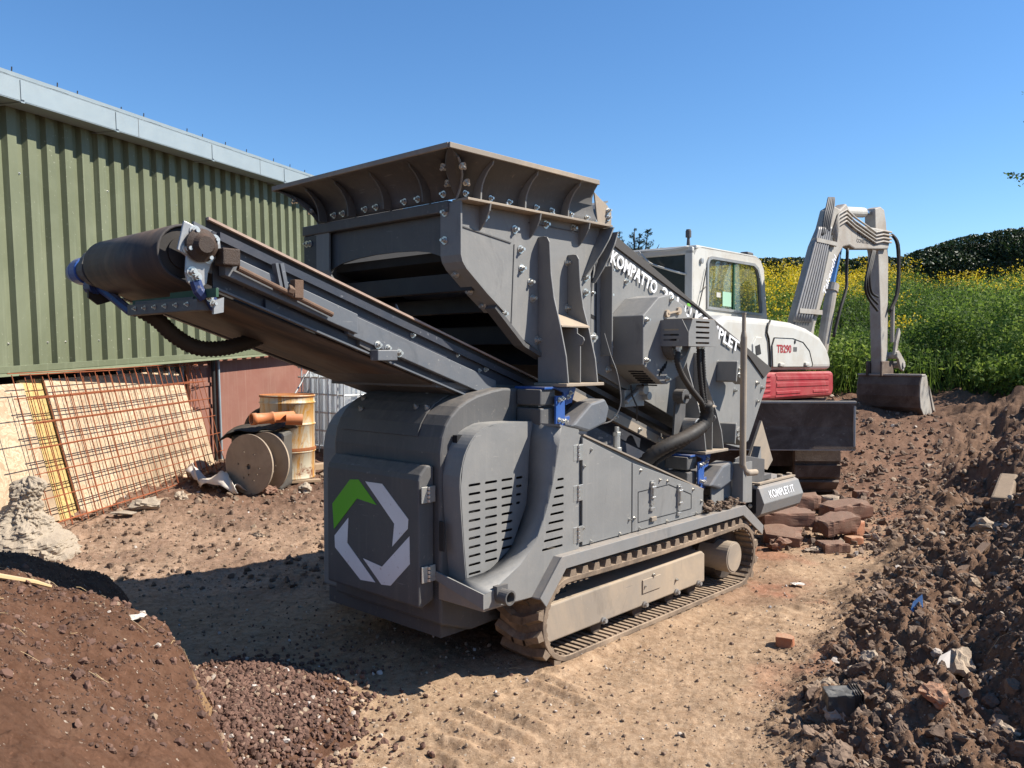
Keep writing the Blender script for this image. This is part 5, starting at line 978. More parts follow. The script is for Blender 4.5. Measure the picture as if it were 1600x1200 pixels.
o = lump().obj('concrete_lump', 'concrete'); bpy.context.view_layer.update(); o.location = (-3.62, 6.05, gz1(-3.6, 6.05) - .03); tag(o, 'tall rough lump of broken concrete with a narrow neck in front of the boards', 'concrete lump')
def rock(name, loc, size, m, label, cat='stone', sub=3, seed=1, sq=(1, 1, 1), rz=0.0, group=None):
    v, f = rockvariants(sub, 1, amp=.5, seed=seed)[0]; rg_ = np.random.default_rng(seed)
    nn = np.array([vnoise(p[0] * 3 + seed, p[1] * 3 + p[2] * 2) - .5 for p in v])[:, None]; v = v * (1 + .22 * nn) * np.array(sq) * size
    me = bpy.data.meshes.new(name); me.from_pydata(v.tolist(), [], f.tolist()); o = link(name, me, m)
    o.location = (loc[0], loc[1], gz1(loc[0], loc[1]) + size * .45 * sq[2]) if len(loc) == 2 else loc; o.rotation_euler = (0, 0, rz); return tag(o, label, cat, group)
rock('concrete_rubble', (-3.17, 7.22), .13, 'concrete', 'rounded grey rubble lump lying against the foot of the mesh', seed=2, sq=(1.3, 1, .7))
rock('concrete_rubble', (-3.28, 7.0), .10, 'concrete', 'flat mossy rubble slab just in front of the rounded lump at the mesh foot', seed=5, sq=(1.5, 1, .35))
rock('stone', (-3.02, 7.55), .08, 'stone', 'small brown stone right of the rubble lump at the mesh foot', seed=8)
rock('stone', (-3.62, 6.95), .055, 'brick', 'small dark red stone touching the bottom wire of the mesh', seed=9)
rock('stone', (-3.30, 5.92), .085, 'concrete', 'pale stone at the right foot of the concrete lump', seed=12)
rock('stone', (-2.02, 6.6), .05, 'stone', 'pale flat stone alone on the dirt left of the machine door', seed=15, sq=(1.3, 1, .6))
rock('stone', (-2.35, 8.0), .09, 'brick', 'reddish stone on the dirt in front of the cable spool', seed=16)
rock('stone', (-2.05, 8.25), .08, 'concrete', 'dark grey stone beside the reddish one in front of the spool', seed=17)
rock('stone', (-2.0, 9.2), .11, 'stone', 'pale boulder by the timber beside the drum', seed=18)
# ------------------------------------------------ cable spool, pipes, plastic, sheet, timber
spz = gz1(-2.53, 8.0)
sx = Vector((.42, .90, 0)).normalized(); sc = Vector((-2.53, 7.98, spz + .285))
cs = empty('cable_spool', 'weathered wooden cable spool standing on its rims in front of the drum', 'cable spool', sc)
for k, a in enumerate((0, .23)):
    c = sx * a; X = Vector((sx.y, -sx.x, 0)); circ = [(.293 * math.cos(2 * math.pi * i / 48), .293 * math.sin(2 * math.pi * i / 48)) for i in range(48)]
    hs = [[(cx + r * math.cos(2 * math.pi * i / 10), cz + r * math.sin(2 * math.pi * i / 10)) for i in range(10)] for cx, cz, r in ((0, -.02, .028), (-.13, .0, .009), (.07, .10, .009), (.13, -.03, .01), (.10, -.09, .01), (0, -.10, .01), (-.06, -.13, .01), (.06, -.15, .01), (-.06, .12, .01))]
    me = holed(circ, hs, .018); place(me, c, X, (0, 0, 1)); link('spool_flange', me, 'ply', cs, bevel=.002)
MB().cyl(sx * .02, sx * .22, .12, 20).obj('spool_core', 'ply', cs)
m = MB(); pc = Vector((-2.55, 8.12, spz + .71)); d = Vector((.75, .62, .02)).normalized()
m.lathe([(.050, 0), (.060, 0), (.060, .05), (.054, .06), (.054, .20), (.062, .205), (.062, .225), (.054, .23), (.054, .44), (.046, .44), (.046, .02), (.050, 0)], pc, d, 28); o = m.obj('clay_pipe', 'orangepipe', smooth=True); tag(o, 'short orange clay drain pipe lying on top of the black plastic', 'pipe')
MB().cyl(pc + d * .06, pc + d * .065, .045, 16).obj('pipe_bore', 'void', o)
m = MB(); m.lathe([(.048, 0), (.056, 0), (.056, .16), (.048, .16), (.048, 0)], pc + Vector((.30, .14, -.01)), (.9, .3, -.05), 24); o = m.obj('clay_pipe', 'orangepipe'); tag(o, 'second orange pipe end poking out behind the first, against the drum', 'pipe')
m = MB(); rows = []
for i in range(16):
    row = []
    for j in range(14): a = i / 15; b = j / 13; row.append((-2.86 + .56 * a + .05 * b, 8.06 + .42 * b + .25 * a, spz + .60 - .12 * abs(b - .4) - .16 * max(0, .15 - a) * 4 + .05 * float(vnoise(i * .5, j * .5, 2)) + .03 * a))
    rows.append(row)
o = m.grid(rows).obj('plastic_sheet', 'black', smooth=True, solid=.006); tag(o, 'crumpled black plastic sheet under the orange pipe behind the spool', 'plastic sheet')
m = MB(); m.box(-2.80, -2.30, 8.25, 8.7, spz - .02, spz + .55); o = m.obj('water_tank', 'blackplastic', bevel=.03); tag(o, 'dark plastic tank half hidden behind the spool', 'tank')
rows = []
for i in range(22):
    a = i / 21; x = -3.30 + .72 * a; y = 8.42 - .55 * a; row = []
    for j in range(12):
        b = j / 11; h = (.13 * math.exp(-((a - .12) / .16) ** 2) + .12 * math.exp(-((a - .70) / .22) ** 2) + .05 + .03 * math.sin(a * 23) * math.sin(b * 6 + 1)) * (1 - .15 * b)
        row.append((x + .05 * math.sin(b * 5 + a * 9), y - .14 + .30 * b, gz1(x, y) + h * math.sin(math.pi * min(1, b * .85 + .12)) + .02 * math.sin(i * 1.3 + j) + .01))
    rows.append(row)
o = MB().grid(rows).obj('plastic_sheet', 'canvas', smooth=True, solid=.003); tag(o, 'crumpled off-white sheeting on the ground left of the spool', 'sheeting')
m = MB(); m.bar((-2.40, 9.05, gz1(-2.4, 9.05) + .07), (-1.6, 9.75, gz1(-1.6, 9.75) + .08), .12, .07); o = m.obj('timber_beam', 'timber', bevel=.006); tag(o, 'weathered timber beam lying between the drum and the machine', 'timber')
m = MB(); m.bar((-2.34, 8.72, gz1(-2.34, 8.72) + .02), (-2.05, 8.85, gz1(-2.05, 8.85) + .03), .09, .03); o = m.obj('timber_offcut', 'timber', bevel=.004); tag(o, 'short flat timber offcut in front of the drum foot', 'timber')
m = MB(); m.bar((-3.42, 7.42, gz1(-3.4, 7.4) + .012), (-2.95, 8.35, gz1(-2.95, 8.35) + .012), .10, .018); o = m.obj('timber_batten', 'timber', bevel=.002); tag(o, 'thin tan batten lying along the foot of the mesh', 'timber')
# ------------------------------------------------ oil drum
dz = gz1(-2.42, 8.95); dr = empty('oil_drum', 'rust streaked cream steel drum with an orange rusty lid', 'drum', (-2.42, 8.95, dz - .01))
pr = [(.0, 0), (.285, 0), (.292, .008), (.286, .02)]
for a, b in ((.02, .28), (.30, .57), (.59, .80)): pr += [(.285, a + .01), (.285, b), (.296, b + .008), (.296, b + .014), (.285, b + .022)]
pr += [(.285, .87), (.293, .876), (.293, .89), (.286, .89)]
MB().lathe(pr, (0, 0, 0), n=56).obj('drum_body', 'drum', dr, smooth=True)
MB().lathe([(0, .876), (.27, .874), (.284, .878), (.287, .893), (.292, .893), (.294, .872), (.289, .87)], (0, 0, 0), n=56).obj('drum_lid', 'rustorange', dr, smooth=True)
MB().lathe([(.2965, .30), (.2975, .305), (.2975, .33), (.2965, .335)], (0, 0, 0), n=56).obj('rust_band', 'rustorange', dr)
# ------------------------------------------------ IBC tank in its cage
iz = gz1(-2.0, 9.9); IA = math.radians(45); ib = empty('ibc_tank', 'white plastic bulk container in a galvanised cage beside the shed wall', 'water container', (-1.98, 9.75, iz), IA)
m = MB(); rows = []
b = MB().box(.04, 1.16, .04, .96, .16, 1.10).obj('plastic_tank', 'tank', ib, bevel=.10, seg=4)
m = MB()
for k in range(7): m.box(.028, .045, .12 + .125 * k, .19 + .125 * k, .2, 1.06); m.box(.14 + .15 * k, .22 + .15 * k, .028, .045, .2, 1.06)
m.obj('moulded_rib', 'tank', b, bevel=.012)
for z in (.17, .38, .60, .82, 1.02, 1.14):
    m = MB()
    for (p, q) in (((0, 0, z), (1.2, 0, z)), ((0, 0, z), (0, 1, z)), ((1.2, 0, z), (1.2, 1, z)), ((0, 1, z), (1.2, 1, z))): m.cyl(p, q, .011, 8)
    m.obj('cage_rail', 'cagesteel', ib)
for k in range(6):
    x = k * 1.2 / 5; MB().cyl((x, -.014, .12), (x, -.014, 1.14), .009, 8).obj('cage_upright', 'cagesteel', ib)
    if k < 5: y = (k + .5) / 5; MB().cyl((-.014, y, .12), (-.014, y, 1.14), .009, 8).obj('cage_upright', 'cagesteel', ib)
for z0 in (0,): MB().box(0, 1.2, 0, 1.0, .11, .15).box(0, 1.2, 0, .1, 0, .11).box(0, 1.2, .45, .55, 0, .11).box(0, 1.2, .9, 1.0, 0, .11).obj('pallet', 'greydark', ib)
m = MB(); m.tube([(-2.62, 10.35, iz + .80), (-2.72, 10.1, iz + .55), (-2.95, 9.95, iz + .25), (-3.0, 9.95, iz)], .012, 8).tube([(-2.52, 10.45, iz + 1.16), (-2.75, 10.05, iz + .62)], .012, 8).tube([(-2.40, 10.55, iz + 1.16), (-2.62, 10.15, iz + .62)], .012, 8).tube([(-2.52, 10.45, iz + 1.16), (-2.0, 10.8, iz + 1.18)], .012, 8); o = m.obj('steel_rack', 'plate'); tag(o, 'bent tubular steel rack leaning between the container and the painted wall', 'rack')
o = MB().lathe([(.11, 0), (.24, 0), (.25, .06), (.24, .12), (.11, .12), (.11, 0)], (-2.72, 9.15, gz1(-2.7, 9.1) + .50), (.55, -.8, .15), 32).obj('old_tyre', 'black', bevel=.02); tag(o, 'black tyre propped upright behind the drum', 'tyre')

# ------------------------------------------------ rubble bricks beside the machine
def brick(x, y, L, Wd, H, rz, z, label, m='brick', tilt=(0, 0), seed=0, rows=1, name='brick_rubble'):
    bm = bmesh.new(); bmesh.ops.create_cube(bm, size=1); bmesh.ops.subdivide_edges(bm, edges=bm.edges[:], cuts=5, use_grid_fill=True); r_ = random.Random(seed)
    for v in bm.verts:
        c = v.co; c.x *= L; c.y *= Wd; c.z *= H
        k = float(vnoise(c.x * 22 + seed * 3, c.y * 22 + c.z * 17, seed)) - .5; e = (abs(c.x) > L * .45) + (abs(c.y) > Wd * .45) + (abs(c.z) > H * .45)
        s = 1 + k * (.10 if e < 2 else .28) - (.05 if e >= 2 else 0) - (.05 if e == 3 else 0); c.x *= s; c.y *= s; c.z *= s + (0)
    me = bpy.data.meshes.new(name); bm.to_mesh(me); bm.free(); o = link(name, me, m); o.location = (x, y, gz1(x, y) + z + H / 2); o.rotation_euler = (tilt[0], tilt[1], rz); tag(o, label, 'brick', 'broken bricks dumped behind the machine')
    if rows > 1:
        for k in range(1, rows): MB().box(-L * .49, L * .49, -Wd * .505, Wd * .505, -H / 2 + H * k / rows - .005, -H / 2 + H * k / rows + .005).obj('mortar_joint', 'concrete', o)
    return o
brick(2.18, 6.62, .42, .22, .12, .15, .115, 'long slab of bonded red brick resting highest, right behind the track', tilt=(.05, .02), seed=1)
brick(2.10, 6.42, .28, .2, .13, -.3, -.01, 'broken brown block under the long slab beside the track end', tilt=(.3, .1), seed=2)
brick(2.56, 6.55, .33, .22, .12, .35, .07, 'pale mortared brick block at the middle of the pile, sunlit end', tilt=(.05, -.12), seed=3, rows=1)
brick(2.42, 6.22, .20, .16, .075, .1, -.01, 'dark square brick at the front right corner of the pile', seed=4)
brick(2.74, 6.62, .14, .13, .11, .5, .03, 'bright pink-red brick stub on the right side of the pile', 'brickorange', seed=5)
brick(2.66, 6.42, .12, .10, .06, .2, -.01, 'flat pink brick fragment under the pink-red stub', 'brickorange', seed=6)
brick(2.90, 7.22, .40, .24, .15, .30, .02, 'large dusty block behind the pile with a sunlit top', tilt=(.0, -.08), seed=7)
brick(2.68, 7.62, .30, .2, .14, .15, .04, 'dark upright block half hidden behind the rear box', seed=8)
brick(2.92, 7.62, .12, .18, .14, .4, .02, 'pale squared block end to the right of the dark upright one', 'stone', seed=9)
brick(3.52, 8.35, .14, .1, .12, .1, -.01, 'single dark brick standing alone on the path beyond the pile', seed=10)
brick(2.36, 7.1, .2, .12, .07, 1.0, .16, 'pale chipped brick leaning on top of the pile behind', 'brickorange', tilt=(.5, .2), seed=11)
brick(2.22, 7.0, .2, .11, .07, .4, .10, 'dark shard of brick lying on the pile below the rear box', tilt=(.3, .2), seed=12)
brick(1.40, 4.22, .085, .07, .055, -.5, -.005, 'small orange brick stub alone on the dry dirt', 'brickorange', seed=13)
rock('stone', (2.02, 6.25), .08, 'brick', 'dark clinker lump at the track end', seed=20)
rock('stone', (2.25, 6.2), .05, 'stone', 'small stone in front of the brick pile', seed=21, sq=(1.5, 1, .6))
rock('stone', (2.86, 6.5), .05, 'stone', 'white shard of mortar right of the pile', seed=22, sq=(.5, 1.2, 1.2))
# ------------------------------------------------ single things on the right
z = gz1(1.30, 3.24); cx_ = empty('battery_case', 'weathered black plastic box lying on the dirt in the right foreground', 'plastic box', (1.30, 3.24, z + .035), .12)
cx_.rotation_euler = (.10, -.06, -.08)
bm = bmesh.new(); bmesh.ops.create_cube(bm, size=1); bmesh.ops.subdivide_edges(bm, edges=bm.edges[:], cuts=6, use_grid_fill=True)
for v in bm.verts:
    c = v.co; k = float(vnoise(c.x * 4, c.y * 4 + c.z * 3, 9)) - .5; c.x = c.x * .125 + k * .008; c.y = c.y * .085 + k * .012; c.z = c.z * .085 - (k * .014 if c.z > .4 else 0)
me = bpy.data.meshes.new('box_body'); bm.to_mesh(me); bm.free(); link('box_body', me, 'blackplastic', cx_, bevel=.004)
for k in range(4): MB().box(.040 + .010 * k, .044 + .010 * k, -.048, .048, -.046, .048).obj('box_fin', 'black', cx_, bevel=.001)
def scrap(name, pts, m, label, cat, t=.004): o = MB().add(pts, [tuple(range(len(pts)))]).obj(name, m, solid=t); return tag(o, label, cat)
z = gz1(1.98, 4.05)
scrap('plastic_scrap', [(1.95, 4.05, z - .02), (2.01, 4.05, z - .02), (2.03, 4.07, z + .03), (2.035, 4.09, z + .085), (1.985, 4.08, z + .05)], 'scrapblue', 'pointed blue plastic scrap sticking out of the bank', 'plastic scrap')
z = gz1(1.80, 3.42)
scrap('ceramic_shard', [(1.76, 3.42, z + .01), (1.82, 3.42, z + .015), (1.85, 3.47, z + .07), (1.80, 3.46, z + .05)], 'canvas', 'white ceramic shard among the clods in the right foreground', 'shard', .008)
o = rock('boulder', (3.48, 6.05), .105, 'stone', 'big tan angular stone high on the bank at the right edge', seed=30, sq=(.9, 1, 1.1)); o.location.z += .04
rock('boulder', (1.80, 3.02), .075, 'stone', 'pale squarish stone near the bottom right corner', seed=31)
rock('boulder', (1.58, 3.06), .06, 'brickorange', 'pinkish stone left of the pale squarish one in the foreground', seed=32)
rock('boulder', (1.93, 3.55), .085, 'clods' if False else 'stone', 'rounded brown stone at the right edge above the foreground clods', seed=33)
rock('boulder', (1.48, 3.55), .042, 'stone', 'small pale stone just behind the black plastic box', seed=34)
rock('boulder', (1.62, 3.75), .05, 'stone', 'tan stone between the black box and the blue scrap', seed=35)
m = MB(); z0 = gz1(3.55, 6.6); m.bar((3.75, 6.35, gz1(3.75, 6.35) + .02), (4.35, 7.25, gz1(4.35, 7.25) + .12), .14, .10); o = m.obj('weathered_post', 'earthwood', bevel=.02); tag(o, 'earth covered wooden post half buried in the bank', 'post')
m = MB(); m.bar((2.62, 4.95, gz1(2.62, 4.95) + .0), (3.0, 5.22, gz1(3.0, 5.22) + .015), .05, .02); o = m.obj('timber_lath', 'rust', bevel=.003); tag(o, 'thin reddish lath lying on the bank above the blue scrap', 'lath')
m = MB(); m.lathe([(.10, 0), (.125, 0), (.125, .5), (.10, .5)], (1.93, 2.86, gz1(1.93, 2.86) - .02), (.85, .5, .05), 28); o = m.obj('broken_clay_pipe', 'xmud'); tag(o, 'broken earthy drain pipe at the bottom right corner', 'pipe')
# left foreground
z = gz1(-1.75, 2.40)
bd = MB().box(-.35, .35, -.22, .22, -.012, .0).obj('dirty_board', 'ply'); bd.location = (-1.66, 2.26, .34); bd.rotation_euler = (R(14), R(22), R(-32)); tag(bd, 'dirty board with a white edge lying on the heap in the bottom left corner', 'board')
MB().box(-.35, .35, .22, .228, -.014, .004).obj('white_edge', 'whitepaint', bd)
def straws(name, n, xr, yr, seed, label=None, kind='stuff'):
    m = MB(); r_ = random.Random(seed)
    for _ in range(n):
        x = r_.uniform(*xr); y = r_.uniform(*yr); a = r_.uniform(0, 6.28); L = r_.uniform(.02, .10); b = r_.uniform(-.4, .4)
        pts = [(x + L * t * math.cos(a + b * t), y + L * t * math.sin(a + b * t)) for t in (0, .5, 1)]
        m.tube([(p[0], p[1], gz1(*p) + .008 + .004 * (i == 1)) for i, p in enumerate(pts)], r_.uniform(.0005, .0013), 4)
    o = m.obj(name, 'straw'); tag(o, label, None, None, kind)
straws('heap_straw', 38, (-2.3, -1.15), (2.1, 3.4), 2); straws('bank_straw', 60, (1.7, 4.6), (3.2, 8.5), 3); straws('dirt_straw', 60, (-3.4, 1.6), (3.2, 8.0), 4)
m = MB(); m.tube([(x, y, gz1(x, y) + .02) for x, y in ((-2.02, 2.95), (-1.93, 3.05), (-1.83, 3.16), (-1.80, 3.22))], [.005, .011, .009, .006], 6); o = m.obj('dry_stalk', 'straw'); tag(o, 'long pale dry stalk lying on the soil heap', 'stalk')
for i, (x, y, lb) in enumerate(((-1.42, 3.12, 'white plastic scrap near the edge of the soil heap'), (.95, 5.15, 'white plaster splash on the dirt below the track'), (.60, 4.62, 'white torn paper beside the dark pebbles right of the track'), (1.85, 5.35, 'pale torn wrapper by the ruts on the right'), (1.05, 5.75, 'pale crumpled scrap close to the track rim'))):
    m = MB(); rows = []
    for a in range(7):
        rows.append([(x + .075 * (a / 6 - .5) * (1 + .5 * math.sin(a * 2 + i)), y + .05 * (b / 5 - .5) * (1 + .6 * math.sin(b * 2.2 + a)), gz1(x, y) + .012 + .014 * float(vnoise(a * .9 + i * 7, b * .9, 4))) for b in range(6)])
    o = m.grid(rows).obj('litter', 'canvas', solid=.002); tag(o, lb, 'litter')
# ------------------------------------------------ excavator behind the machine
EZ = .09
EX = empty('excavator', 'white and red tracked excavator with muddy arm lowered, parked behind the grey machine', 'excavator', (2.67, 8.9, EZ), R(90 - 38))
# local: x = forwards (away to the right), y = to its left, z up (above EZ)
ez = lambda z: z - EZ
def xs(m, pts, y0, y1): return m.prism([(a, ez(b)) for a, b in pts], 'v', y0, y1)
# body shell: side profile with a rounded front, white above, red below
body = [(-1.15, 1.34), (-1.15, 1.82), (-.9, 1.90), (.3, 1.90), (.95, 1.885), (1.5, 1.83), (1.95, 1.74), (2.2, 1.62), (2.34, 1.48), (2.40, 1.32)]
bs_ = xs(MB(), body, .0, 2.05).obj('engine_cover', 'xwhite', EX, bevel=.07, seg=4)
xs(MB(), [(-1.16, 1.335), (2.42, 1.30), (2.44, 1.05), (2.36, .97), (-.2, 1.02), (-1.16, 1.02)], -.02, 2.06).obj('red_skirt', 'xred', EX, bevel=.05, seg=3)
xs(MB(), [(-1.1, 1.0), (2.35, .95), (2.3, .82), (-1.1, .82)], .05, 2.0).obj('revolving_frame', 'xmud', EX)
m = MB()
for k, (a, b) in enumerate(((1.275, 1.25), (1.20, 1.17))): xs(m, [(.38, a), (2.2, a - .03), (2.2, b - .03 - .02), (.38, b - .02)], -.03, -.018)
xs(m, [(.38, 1.105), (1.15, 1.095), (1.15, 1.06), (.38, 1.07)], -.03, -.018); xs(m, [(1.6, 1.085), (2.2, 1.07), (2.2, 1.04), (1.6, 1.05)], -.03, -.018); m.obj('louvre', 'xred', EX, bevel=.008)
m = MB(); xs(m, [(.36, 1.31), (2.25, 1.27), (2.25, 1.02), (.36, 1.04)], -.0215, -.0205); m.obj('louvre_panel', 'xred', EX)  # thin red panel behind the louvre bars
m = MB()
for k in range(5): xs(m, [(-1.0, 1.29 - .055 * k), (.2, 1.29 - .055 * k), (.2, 1.265 - .055 * k), (-1.0, 1.265 - .055 * k)], -.03, -.018)
m.obj('rear_louvre', 'xred', EX, bevel=.006)
# side hatch with the number
h_ = [(.30, 1.375), (.27, 1.62), (.33, 1.70), (.9, 1.70), (1.25, 1.66), (1.48, 1.56), (1.60, 1.40), (1.58, 1.365)]
xs(MB(), h_, -.012, .01).obj('side_hatch', 'xwhite', EX, bevel=.008); 
m = MB()
for a, b in zip(h_, h_[1:] + h_[:1]): m.bar((a[0], -.0125, ez(a[1])), (b[0], -.0125, ez(b[1])), .014, .003)
m.obj('hatch_seam', 'black', EX)
for u_ in (.52, 1.36): MB().box(u_ - .07, u_ + .07, -.04, -.01, ez(1.38), ez(1.42)).obj('hatch_hinge', 'xwhite', EX, bevel=.01)
me = text_mesh('TB290', 1.0, .001, .03); xs_ = [v.co.x for v in me.vertices]; ys_ = [v.co.y for v in me.vertices]; x0 = min(xs_)
for v in me.vertices: v.co.x -= x0
place(me, (.40, -.0135, ez(1.535)), (1, 0, -.0), (0, 0, 1), .46 / (max(xs_) - x0), .095 / (max(ys_) - min(ys_))); link('lettering', me, 'xred', EX)
MB().cyl((.97, -.010, ez(1.66)), (.97, -.020, ez(1.66)), .022, 16).obj('lock', 'black', EX); MB().box(.93, 1.04, -.016, -.01, ez(1.55), ez(1.60)).obj('small_label', 'greydark', EX)
m = MB(); m.tube([(.18, -.02, ez(1.88)), (.12, -.016, ez(1.82)), (.10, -.014, ez(1.75)), (.16, -.014, ez(1.68)), (.20, -.014, ez(1.5)), (.21, -.014, ez(1.34))], .012, 6); m.obj('panel_gap', 'black', EX)
xs(MB(), [(-.25, 1.40), (-.28, 1.62), (-.18, 1.70), (-.02, 1.70), (.04, 1.5), (.06, 1.40)], -.014, .01).obj('rear_hatch', 'xwhite', EX, bevel=.01)
m = MB(); m.prism([(-.22, ez(1.60)), (-.10, ez(1.62)), (-.06, ez(1.52)), (-.2, ez(1.5))], 'v', -.018, -.013); m.obj('grille', 'black', EX)
# cab (plane y = .95 is its right side)
CX0, CX1, CY0, CY1 = .30, 2.62, .95, 1.95
cb = [(CX0, 1.88), (CX0 + .02, 2.66), (CX0 + .10, 2.75), (CX0 + .25, 2.79), (2.18, 2.83), (2.36, 2.79), (2.48, 2.68), (2.62, 2.0), (2.62, 1.88)]
win = [(.66, 2.06), (.66, 2.62), (.70, 2.68), (.78, 2.70), (2.12, 2.73), (2.26, 2.68), (2.34, 2.56), (2.44, 2.10), (2.42, 2.05), (2.35, 2.04)]
me = holed([(a, ez(b)) for a, b in cb], [[(a, ez(b)) for a, b in win]], .05); place(me, (0, CY0 + .025, 0), (1, 0, 0), (0, 0, 1)); cab = link('cab_side', me, 'xwhite', EX, bevel=.012)
fr = holed([(a, ez(b)) for a, b in win], [[(1.5 + (a - 1.5) * .955, ez(2.38 + (b - 2.38) * .90)) for a, b in win]], .03); place(fr, (0, CY0 - .004, 0), (1, 0, 0), (0, 0, 1)); link('window_frame', fr, 'plate', cab)
g = MB(); g.box(.70, 2.38, CY0 + .02, CY0 + .026, ez(2.06), ez(2.70)); g.obj('window_pane', 'glass', cab)
MB().box(1.47, 1.51, CY0 + .0, CY0 + .02, ez(2.06), ez(2.71)).obj('sliding_bar', 'green', cab)
MB().box(1.16, 1.42, CY0 + .010, CY0 + .014, ez(2.12), ez(2.30)).obj('green_notice', 'notice', cab); MB().box(.98, 1.10, CY0 + .010, CY0 + .014, ez(2.22), ez(2.28)).obj('small_notice', 'xwhite', cab)
m = MB(); xs(m, [(CX0 + .08, 2.755), (2.2, 2.80), (2.4, 2.76), (2.4, 2.79), (2.2, 2.84), (CX0 + .1, 2.80)], CY0, CY1 + .35); m.obj('cab_roof', 'xwhite', EX, bevel=.02)
# rear wall of the cab: tinted glass in a white frame
m = MB(); m.box(CX0 - .02, CX0 + .04, CY0, CY0 + .10, ez(1.88), ez(2.74)).box(CX0 - .02, CX0 + .04, CY1 + .25, CY1 + .35, ez(1.88), ez(2.74)).box(CX0 - .02, CX0 + .04, CY0, CY1 + .35, ez(2.68), ez(2.77)).box(CX0 - .02, CX0 + .04, CY0, CY1 + .35, ez(1.88), ez(1.98)); m.obj('rear_frame', 'xwhite', EX, bevel=.015)
MB().box(CX0 + .0, CX0 + .01, CY0 + .10, CY1 + .25, ez(1.98), ez(2.68)).obj('rear_glass', 'darkglass', EX)
lf_ = holed([(a, ez(b)) for a, b in cb], [[(a, ez(b)) for a, b in win]], .05); place(lf_, (0, CY1 + .33, 0), (1, 0, 0), (0, 0, 1)); link('cab_side', lf_, 'xwhite', EX)
MB().box(.70, 2.38, CY1 + .33, CY1 + .335, ez(2.06), ez(2.70)).obj('window_pane', 'glass', EX)
m = MB(); m.tube([(2.46, CY0 + .03, ez(2.68)), (2.60, CY0 + .03, ez(2.0))], .03, 8).tube([(2.46, CY1 + .3, ez(2.68)), (2.60, CY1 + .3, ez(2.0))], .03, 8); m.obj('front_pillar', 'greydark', EX)
m = MB(); m.box(.75, 1.15, 1.3, 1.75, ez(1.9), ez(2.5)).box(.75, 1.3, 1.3, 1.75, ez(1.9), ez(2.1)); m.obj('seat', 'black', EX, bevel=.05)
# handrails and mirror at the cab's rear
def wp(px_, py_, d):   # helper: local point
    return Vector((px_, py_, d))
m = MB(); m.tube([(.28, 1.0, ez(2.77)), (.20, 1.25, ez(2.74)), (.16, 1.65, ez(2.74)), (.12, 1.78, ez(2.70)), (.12, 1.84, ez(2.62))], .014, 8, 4).tube([(.16, 1.58, ez(2.74)), (.14, 1.5, ez(2.66)), (.14, 1.4, ez(2.58)), (.18, 1.12, ez(2.48)), (.28, 1.03, ez(2.45))], .013, 8, 4); m.obj('hand_rail', 'xwhite', EX, smooth=True)
m = MB(); rim = [(.10, 1.74 + .085 * math.cos(t) * .9, ez(2.60) + .15 * math.sin(t) + .07 * math.cos(t)) for t in [2 * math.pi * i / 24 for i in range(25)]]; m.tube(rim, .010, 6); m.add(rim[:-1], [tuple(range(24))]); m.obj('round_mirror', 'xwhite', EX, solid=.012)
m = MB(); m.cyl((.38, 1.05, ez(2.80)), (.38, 1.05, ez(2.89)), .022, 10, .016).cyl((.38, 1.05, ez(2.89)), (.38, 1.05, ez(2.97)), .034, 14).cyl((.38, 1.05, ez(2.97)), (.38, 1.05, ez(2.985)), .028, 14); m.obj('beacon', 'greydark', EX, bevel=.004)
m = MB(); m.box(2.05, 2.25, 1.0, 1.12, ez(2.83), ez(2.89)); m.obj('work_light', 'greydark', EX, bevel=.02)
m = MB(); m.cyl((.50, CY0 - .005, ez(2.62)), (.50, CY0 - .03, ez(2.62)), .035, 14); m.obj('cab_lamp', 'plate', EX, bevel=.006)
m = MB(); m.tube([(.62, CY0 - .02, ez(2.55)), (.50, CY0 - .03, ez(2.28)), (.40, CY0 - .03, ez(2.08))], .007, 6).tube([(.50, CY0 - .03, ez(2.28)), (.64, CY0 - .02, ez(2.34))], .007, 6); m.obj('wiper_arm', 'black', EX)
# boom, stick and bucket in their own frame (x outwards, z up); swung out beside the cab
BB = empty('boom_frame', None, None); BB.name = 'digging_arm'; BB.parent = EX; 
bw = Matrix.Translation((3.83, 10.6, 0)) @ Matrix(((.7071, -.7071, 0, 0), (.7071, .7071, 0, 0), (0, 0, 1, 0), (0, 0, 0, 1)))
ew = Matrix.Translation((2.67, 8.9, EZ)) @ Matrix.Rotation(R(90 - 38), 4, 'Z'); BB.matrix_parent_inverse = Matrix.Identity(4); BB.matrix_local = ew.inverted() @ bw
bo = [(-.50, 1.6), (-.47, 1.936), (.06, 2.90), (.27, 3.15), (.40, 3.40), (.55, 3.46), (.72, 3.44), (.90, 3.54), (1.02, 3.47), (1.10, 3.34), (1.35, 3.30), (2.40, 3.34), (2.44, 3.20), (2.38, 3.06), (1.20, 2.955), (1.02, 2.99), (.82, 2.95), (.56, 2.72), (.02, 1.88), (-.06, 1.6)]
MB().prism(bo, 'v', -.02, .12).obj('boom', 'xboom', BB, bevel=.02)
def bt(n_, pts, r, m, sm=4, y=-.04): return MB().tube([(p[0], y if len(p) < 3 else p[2], p[1]) for p in pts], r, 8, sm).obj(n_, m, BB, smooth=True)
for k in range(7):
    d = k * .070; bt('boom_pipe', [(-.62 + d, 1.92, -.05), (-.33 + d * .95, 2.45, -.05), (-.10 + d * .9, 2.88 + d * .15, -.05), (.02 + d * .8, 3.12 + d * .1, -.05)], .020, 'xpipe')
for k in range(5): bt('rubber_hose', [(.08 + .05 * k, 3.02 + .02 * k, -.06), (.12 + .05 * k, 3.25, -.07), (.24 + .05 * k, 3.42, -.05), (.40 + .04 * k, 3.55 + .005 * k, .0), (.56 + .03 * k, 3.50 - .02 * k, .08)], .013, 'greydark')
